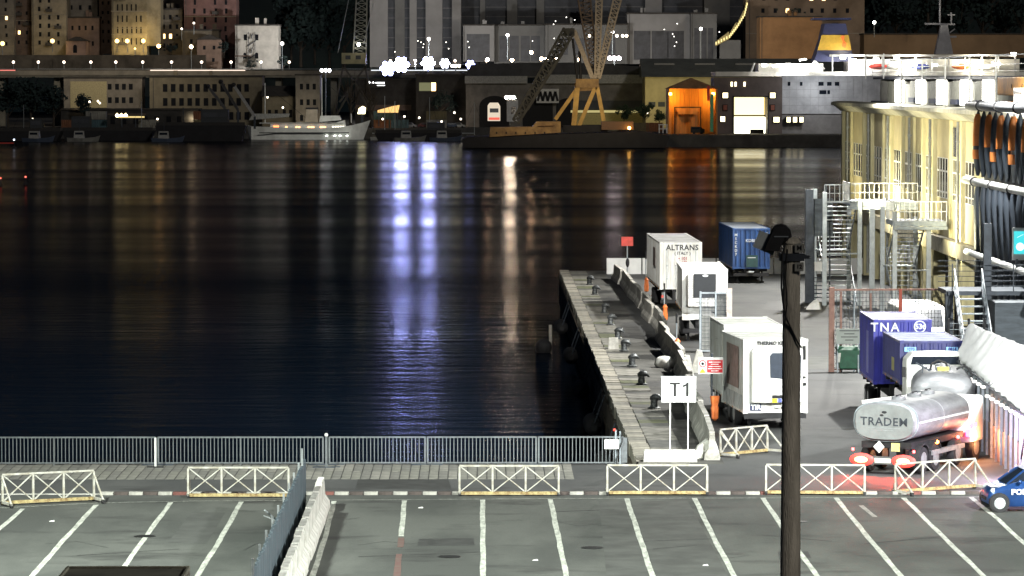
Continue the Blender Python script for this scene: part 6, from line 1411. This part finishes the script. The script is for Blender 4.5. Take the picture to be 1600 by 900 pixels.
# ------------------------------------------------------------------ moored ship
Ys2 = 1108; A = at(384, 216, Ys2); s_ = S(Ys2)
def qx(px): return (px-384)/s_
def qz(py): return (216.5-py)/s_
SHW2 = mat('ship_white', (.78,.79,.75), .6, 0, .2, .3)
t = thing('moored_ship', 'white moored passenger ship with raked bow, single funnel and warm lit portholes', 'ship', (A.x, Ys2, WATER))
deck = [(384,194),(392,196),(430,197),(470,198),(500,198),(530,197),(550,194),(566,190),(578,186)]
secs = []
for i, (x, y_) in enumerate(deck):
    k = [.15,.7,1,1,1,.95,.75,.4,.04][i]; hw_ = 3.4*k; ztop = qz(y_); xb = x + (6 if i == 0 else (-(i-5)*4 if i > 5 else 0))
    secs.append([(qx(x),-hw_+4,ztop),(qx(xb),-hw_*.75+4,-.5),(qx(xb),hw_*.75+4,-.5),(qx(x),hw_+4,ztop)])
MB().loft(secs).build('hull', SHW2, t)
MB().box(qx(405),qx(545),.5,.62,qz(206.5),qz(205)).build('rubbing_strake', BLACK, t)
MB().box(qx(422),qx(524),1.3,6.5,qz(198.5),qz(191)).prism([(qx(524),qz(198)),(qx(540),qz(197)),(qx(538),qz(186)),(qx(524),qz(190))], 1.4, 6.4).build('deckhouse', SHW2, t)
MB().box(qx(405),qx(535),.9,6.9,qz(191),qz(190.2)).build('boat_deck', SHW2, t)
MB().prism([(qx(498),qz(189)),(qx(532),qz(186)),(qx(530),qz(179)),(qx(500),qz(179))], 2, 6).build('bridge', SHW2, t)
MB().prism([(qx(476),qz(189)),(qx(496),qz(189)),(qx(495),qz(168)),(qx(478),qz(169))], 2.4, 5.6).build('funnel', mat('funnel_cream', (.5,.42,.32), .6, 0, .2, .5), t); MB().box(qx(477),qx(496),2.2,5.8,qz(169),qz(166.5)).build('funnel_cap', BLACK, t)
EO = emat('ship_porthole_orange', (1,.42,.15), 6)
for px_ in (428,431,434): MB().box(qx(px_)-.18,qx(px_)+.18,1.2,1.3,qz(201),qz(194.5)).build('lit_door', emat('ship_door_red', (1,.22,.06), 5), t)
for px_ in (447,463,467,482,486,489,501,504,507): MB().box(qx(px_)-.25,qx(px_)+.25,1.2,1.3,qz(200),qz(196)).build('porthole', EO, t)
for px_ in (520,524,528,532,536): MB().box(qx(px_)-.2,qx(px_)+.2,1.2,1.3,qz(199),qz(195.5)).build('porthole', emat('ship_porthole_pale', (1,.9,.7), 4), t)
for px_ in (510,523,531,542): MB().box(qx(px_)-.3,qx(px_)+.3,.4,.5,qz(211),qz(209.5)).build('hull_lamp', emat('hull_lamp', (.95,1,.9), 8), t)
for px_, y_ in ((413,128),(502,120),(548,176)): MB().tube((qx(px_),4,qz(190)),(qx(px_),4,qz(y_)),.14,6).build('mast', SHW2, t)
MB().prism([(qx(388),qz(186)),(qx(450),qz(181)),(qx(452),qz(176)),(qx(394),qz(176))], 3.4, 4.2).build('furled_awning', mat('awning_grey', (.3,.3,.28), .8), t)
MB().path([(qx(413),4,qz(130)),(qx(384),4,qz(190))],.06).path([(qx(413),4,qz(130)),(qx(476),4,qz(182))],.06).path([(qx(502),4,qz(122)),(qx(576),4,qz(187))],.06).build('rigging', BLACK, t)
p = at(520, 180, Ys2); added_spot('ship_glow', (p.x, Ys2-16, 10), 4000, (.95,.95,.85), .6)
t, s_ = px_thing('lit_booth', 'small yellow lit booth on the quay above the bow of the moored ship', 'booth', 565, 178, 1126)
MB().box(-.2,.5,.2,.5,-4,0).build('post', DSTEEL, t); MB().prism([(-1.2,0),(1,0),(1.2,1.8),(.3,2.3),(-.8,1.6)], 0, 1).build('lit_panel', emat('booth_glow', (1,.9,.5), 5), t)
t, s_ = px_thing('lit_canopy', 'orange lit canopy on the quay right of the moored ship', 'canopy', 590, 176, 1126)
MB().prism([(0,0),(6,0),(6.4,2.2),(4.8,2.0),(0,.7)], 0, 2).build('canopy', emat('canopy_glow', (1,.6,.2), 1.3), t); MB().box(.2,.5,.5,.8,-4,0).box(5.6,5.9,.5,.8,-4,0).build('post', DSTEEL, t)
t, s_ = px_thing('lit_canopy', 'yellow lit canopy jetty under the yellow floodlight on the left quay', 'canopy', 168, 184, 1126)
MB().box(0,11.2,0,2,.9,1.2).build('roof', BRN, t); MB().box(3.2,10.8,-.1,0,.0,.45).build('light_band', emat('canopy_yellow', (1,.75,.3), 1.0), t); MB().box(4,4.3,.5,.8,-4.5,.9).box(8,8.3,.5,.8,-4.5,.9).build('post', DSTEEL, t)

# dark barges and workboats in front of the far quay
def barge(label, x0, x1, yt, Y, m_=None, cabin=None):
    s = S(Y); A = at(x0, yt, Y); W = (x1-x0)/s; H = A.z-WATER
    t = thing('work_barge', label, 'barge', (A.x, Y, WATER))
    MB().prism([(1.2,-.3),(W-1.5,-.3),(W,H),(0,H)], 0, 9, 'y').build('hull', m_ or mat('barge_black', (.012,.012,.014)), t)
    MB().box(.3,W-.3,.1,.3,H,H+.9).build('bulwark', mat('bulwark_dark', (.03,.028,.026), .8), t)
    if cabin:
        c = MB().box(cabin[0]*W,cabin[1]*W,2,7,H,H+cabin[2]).build('wheelhouse', mat('wheelhouse_dark', (.045,.05,.055), .8), t)
        MB().box(cabin[0]*W+.4,cabin[1]*W-.4,1.9,2,H+cabin[2]*.5,H+cabin[2]*.8).build('window', GRYD, c)
    MB().tube((W*.3,4,H),(W*.3,4,H+5),.12,6).build('mast', DSTEEL, t)
barge('low black barge at the left edge of the far waterfront', -30, 95, 205, 1085, cabin=(.6,.75,3.5))
barge('black work barge beneath the yellow floodlight', 96, 240, 204, 1092, cabin=(.1,.3,4))
barge('dark barge with deckhouse left of the moored ship', 242, 384, 196, 1080, cabin=(.5,.8,4.5))
barge('dark pontoon between the moored ship and the crane barge', 585, 722, 208, 1085, cabin=(.6,.8,3))
for i, (x0, y0, x1, y1) in enumerate(((325,135,352,170),(345,128,372,172),(365,133,398,182))):
    a_ = at(x0, y0, 1095); b_ = at(x1, y1, 1095)
    o = thing('derrick_boom', ['leftmost dark derrick boom leaning over the left barge','middle dark derrick boom leaning over the left barge','rightmost and palest derrick boom leaning to the moored ship'][i], 'derrick', b_)
    MB().bar(a_-b_, Vector((0,0,0)), .8).build('boom', mat('derrick_%d' % i, ((.08,.08,.08),(.05,.05,.05),(.35,.35,.33))[i], .7), o); MB().bar((0,0,0),(0,0,-b_.z+.2),.6).build('foot_post', DSTEEL, o); MB().ball(tuple(a_-b_),.7,6).build('head_sheave', BLACK, o)

# harbour signals on the water
for x, y_, c_, l_ in ((22,224,(.7,.8,1),'small bluish navigation light on a pole off the left barge'),(40,281,(1,.12,.08),'small red navigation light on a buoy in the left basin'),(1,283,(1,.15,.08),'red and white buoy light at the very left edge of the water')):
    q = gnd(x, y_+8, WATER); t = thing('navigation_buoy', l_, 'buoy', q); sz = 1 if y_ < 250 else .6
    MB().lathe([(.2,-.3),(.6*sz,0),(.6*sz,.3),(.12,.6),(.1,2.0*sz)], n=10).build('buoy_body', BLACK, t); MB().ball((0,0,2.2*sz),.22*sz,6).build('lamp_globe', emat('buoy_%d' % int(c_[0]*10), c_, 5), t)
MB().box(-8,0,-.1,.1,1.2,1.5).build('boom_pole', REDP, bpy.data.objects['navigation_buoy'])

# ------------------------------------------------------------------ clutter of the far quays
rk2 = ['leftmost','second','third','fourth','fifth','sixth','seventh','eighth','ninth','tenth','eleventh','twelfth']
cp = [mat('far_car_%d' % i, c, .4, .1, .2, 1) for i, c in enumerate(((.3,.3,.3),(.12,.03,.03),(.05,.07,.12),(.4,.4,.38),(.03,.03,.035)))]
def far_car(x, i, Y, grp, label):
    p = at(x, 200, Y); p.z = 0
    t = thing('parked_car', label, 'car', p, R(random.uniform(-6, 6)), grp); m = cp[i % 5]
    MB().prism([(-2.1,.3),(2.1,.3),(2.1,.85),(1.3,.95),(.8,1.45),(-1.2,1.45),(-1.9,.95),(-2.1,.85)], -.85, .85, 'y').build('body', m, t, bevel=.05)
    MB().prism([(-1.1,1.0),(1.0,1.0),(.7,1.36),(-1.05,1.36)], -.88, -.84, 'y').build('window', GLASSD, t)
    for xx in (-1.3, 1.3): MB().lathe([(.32,-.06),(.32,.06)], (xx,-.84,.32), 10, 'y').build('wheel', BLACK, t)
for i, x in enumerate((258,276,292,470,486,640,664,706,716)):
    far_car(x, i, 1134, 'cars parked on the far quay', rk2[i] + ' from the left of the cars parked on the far quay')
cm = [mat('far_crate_%d' % i, c, .7, 0, .3, .6) for i, c in enumerate(((.18,.07,.03),(.05,.1,.12),(.2,.2,.18),(.12,.1,.05)))]
for i, (x, n_) in enumerate(((112,1),(150,2),(232,1),(318,2),(600,2),(622,1),(682,2),(1002,1),(1018,1))):
    Y = 1131.5 if x < 1000 else 1052
    p = at(x, 200, Y); p.z = 0
    t = thing('storage_container', rk2[i] + ' from the left of the storage containers on the far quay', 'container', p, R(random.uniform(-4, 4)), 'storage containers on the far quay')
    for k in range(n_):
        b_ = MB().box(-3,3,0,2.4,2.5*k,2.5*k+2.4); corrugated(b_, -2.9, 2.9, 0, 2.5*k+.1, 2.5*k+2.3, .08, .6)
        b_.build('container_body', cm[(i+k) % 4], t)
for i, (x, Y, l_) in enumerate(((60,1070,'small workboat with a pale wheelhouse at the left waterfront'), (130,1074,'small dark workboat left of the yellow floodlight'), (262,1068,'small workboat with pale roof between the barges'), (640,1076,'small fishing boat beside the dark pontoon'), (696,1078,'small white cabin boat left of the crane barge'))):
    p = at(x, 220, Y); p.z = WATER
    t = thing('workboat', l_, 'boat', p, R(random.uniform(-12, 12)))
    MB().loft([[(-4.5,-1.2,1.1),(-4.3,-.9,-.2),(-4.3,.9,-.2),(-4.5,1.2,1.1)], [(0,-1.6,.95),(0,-1.3,-.3),(0,1.3,-.3),(0,1.6,.95)], [(3.4,-1,1.3),(3,-.7,-.1),(3,.7,-.1),(3.4,1,1.3)], [(4.8,-.1,1.8),(4.2,-.05,.1),(4.2,.05,.1),(4.8,.1,1.8)]]).build('hull', cm[2] if i % 2 else mat('workboat_blue', (.06,.08,.12), .6), t)
    MB().prism([(-2.6,.95),(.4,.95),(.2,3.0),(-2.4,3.0)], -.9, .9, 'y').build('wheelhouse', mat('workboat_cabin', (.35,.35,.33), .6), t); MB().box(-2.2,0,-.95,-.88,2.0,2.6).build('window', GLASSD, t); MB().tube((-1,0,3),(-1,0,5.4),.06,6).build('mast', DSTEEL, t)
small_lights([(140,159),(153,158),(156,161),(51,186),(246,186),(330,190),(418,152),(442,168)], 1128, '', 'small lights along the left waterfront', (1,.85,.6), .28, 7)
small_lights([(598,186),(632,182),(655,184),(690,190),(710,176),(720,186),(975,180),(1012,176)], 1122, '', 'small lights on the quay left of the orange shed', (1,.88,.7), .28, 7)
for x, y, e_, c_ in ((300,185,260,(1,.8,.5)), (470,175,320,(1,.85,.6)), (620,180,420,(1,.75,.5)), (700,175,420,(1,.8,.6)), (120,160,260,(1,.8,.5))):
    p = at(x, y, 1139 if x < 500 else 1143); added_spot('quay_light', p, e_*2, c_, .5)

for i, (x, hm_, l_) in enumerate(((598,150,'small sailing boat with bare mast just right of the moored ship'), (614,158,'low sailing boat with short mast right of the moored ship'), (668,152,'small sailing boat with bare mast left of the glowing van'), (738,160,'small sailing boat with bare mast left of the crane barge'), (218,158,'small sailing boat with bare mast below the left floodlight'), (34,164,'small sailing boat with bare mast at the left waterfront'))):
    p = at(x, 218, 1100); p.z = WATER
    t = thing('sailing_boat', l_, 'sailing boat', p, R(random.uniform(-15, 15)))
    MB().loft([[(-3.6,-1,.9),(-3.4,-.7,-.2),(-3.4,.7,-.2),(-3.6,1,.9)], [(0,-1.3,.85),(0,-1,-.3),(0,1,-.3),(0,1.3,.85)], [(4.2,-.05,1.2),(3.4,-.03,0),(3.4,.03,0),(4.2,.05,1.2)]]).build('hull', mat('workboat_cabin', (.35,.35,.33)), t)
    MB().prism([(-1.8,.9),(1.4,.9),(.9,1.5),(-1.6,1.5)], -.7, .7, 'y').build('cabin', mat('far_crate_2', (.2,.2,.18)), t)
    hz_ = at(x, hm_, 1100).z - WATER
    MB().tube((.6,0,.9),(.6,0,hz_),.09,6).bar((.6,0,2.0),(-3.0,0,2.0),.18).build('mast', GALV, t)
    MB().path([(.6,0,hz_),(4.1,0,1.2)], .035, 4).path([(.6,0,hz_),(-3.5,0,1.0)], .035, 4).build('rigging', BLACK, t)

# ------------------------------------------------------------------ trees
LEAF = mat('dark_leaf', (.05,.085,.035), .8, 0, .5, .6, c2=(.02,.035,.02)); LEAFB = mat('blue_dark_leaf', (.02,.04,.035), .9, 0, .5, .4, c2=(.008,.018,.02)); BARK = mat('bark', (.05,.04,.03), .9, 0, .3, 2)
def tree(label, px, pyb, pyt, Y, width_px, leaf, n=520, kindname='tree', group=None, bare=False):
    s = S(Y); p = at(px, pyb, Y); H = (pyb-pyt)/s; W = width_px/s/2
    t = thing(kindname, label, 'tree', p, 0, group)
    tr = MB().tube((0,0,-.3),(0,0,H*.45),.03*H,8,.018*H); limbs = []
    for k in range(7 if not bare else 12):
        a = k*2.4; q = Vector((math.cos(a)*W*.6, math.sin(a)*W*.5, H*(.55+.35*((k*7) % 5)/5))); b0 = Vector((0,0,H*(.25+.03*k)))
        tr.tube(b0, q, .014*H, 5, .005*H); limbs.append(q)
        if bare:
            for j in range(4): r_ = q + Vector((random.uniform(-.4,.4)*W, random.uniform(-.3,.3)*W, random.uniform(.0,.3)*H)); tr.tube(b0.lerp(q,.6), r_, .006*H, 4, .002*H)
    tr.build('trunk', BARK, t)
    if bare: return t
    cl = [(Vector((random.gauss(0,.42)*W, random.gauss(0,.35)*W, H*random.uniform(.42,.95))), random.uniform(.18,.36)) for _ in range(16)]
    mb = MB(); v = []; f = []
    for k in range(n):
        c, r = cl[k % 16]; d = Vector((random.gauss(0,1), random.gauss(0,1), random.gauss(0,.8))); d = d.normalized()*random.random()**.4*r*min(W*1.6, H*.6)
        q = c*1.0 + d; sz = random.uniform(.035,.07)*H*(900/n)**.33; u = Vector((random.gauss(0,1), random.gauss(0,1), random.gauss(0,1))).normalized(); w2 = u.orthogonal().normalized()*sz; u = u*sz*.7
        i = len(v); v += [q-u, q+w2*.6, q+u, q-w2*.6]; f.append((i,i+1,i+2,i+3))
    mb.v = [tuple(x) for x in v]; mb.f = f; kind(mb.build('crown', leaf, t), 'stuff') if False else mb.build('crown', leaf, t)
    return t
for x, yb, yt, wd, l_ in ((12,200,132,52,'big dark tree mass at the far left waterfront'),(48,200,126,56,'tall dark tree by the left end of the elevated road wall'),(84,200,138,50,'dark tree left of the lit gate building'),(128,190,150,30,'small dark tree before the low warehouse row')):
    tree(l_, x, yb, yt, 1136, wd, LEAFB, 800)
for x, yb, yt, wd, l_ in ((975,196,164,28,'green leafy tree right of the crane legs'),(1008,196,162,38,'larger green leafy tree left of the orange shed'),(1030,198,172,18,'small lit shrub tree next to the white gate')):
    tree(l_, x, yb, yt, 1062, wd, LEAF, 900)
for x, yb, yt, wd, l_ in ((690,188,146,52,'round dark tree under the wide lit window'),(450,150,122,0,'') ,(268,86,70,20,'small tree on the terrace below the olive house'),(443,110,88,16,'little tree right of the white church like house'),(392,112,94,20,'low shrub tree on the terrace before the white house'),(350,90,66,14,'thin dark tree beside the rose house')):
    if l_: tree(l_, x, yb, yt, 1150 if yb > 150 else 1228, wd, LEAFB, 500)
for x, yt, wd, l_ in ((548,118,44,'bare branched tree left of the harbour crane legs'),(578,122,40,'bare branched tree under the harbour crane')):
    tree(l_, x, 200, yt, 1138, wd, LEAFB, 0, bare=True)
hg = 'dark trees on the wooded hill above the town'
hs = [(455,96,20),(470,104,10),(492,100,26),(515,105,30),(538,103,-5),(448,60,-20),(480,50,-30),(520,45,-35),(556,60,-10),(500,70,5),(1372,78,-12),(1400,76,-8),(1432,80,-4),(1466,76,-20),(1500,80,-10),(1535,78,-16),(1570,80,2),(1598,76,-10),(1395,40,-40),(1450,38,-45),(1550,36,-45),(842,70,0),(1245,30,0)]
rk = ['leftmost','second','third','fourth','fifth','sixth','seventh','eighth','ninth','tenth','last']
for part_, where in ((sorted(h for h in hs[:21] if h[0] < 700), 'on the hill left of the pale tower'), (sorted(h for h in hs[:21] if h[0] > 700), 'on the hill above the ferry')):
    for i, (x, yb, yt) in enumerate(part_):
        tree(rk[i] + ' from the left of the dark trees ' + where, x, yb, yt, 1400 + random.uniform(-20, 20), (yb-yt)*.75, LEAFB, 420, group=hg)
tree('dark shrubs on top of the orange brown warehouse', 1240, 27, 12, 1243, 46, LEAFB, 420)
# small litter and stones on the parking asphalt
for x, y_, l_ in ((836,876,'small pale scrap of paper on the middle parking lane'),(1102,884,'small pale scrap of paper on the lane right of centre'),(81,815,'tiny pale stone on the left parking lane'),(657,794,'tiny pale scrap near the kerb right of the divider')):
    q = gnd(x, y_); o = MB().add([(-.08,-.05,0),(.09,-.04,.0),(.07,.06,.03),(-.06,.05,.01),(-.08,-.05,.012),(.09,-.04,.012),(.07,.06,.04),(-.06,.05,.02)], [(0,3,2,1),(4,5,6,7),(0,1,5,4),(1,2,6,5),(2,3,7,6),(3,0,4,7)]).build('paper_scrap', WHITEP, loc=(q.x, q.y, .004)); tag(o, l_, 'litter')
o = None
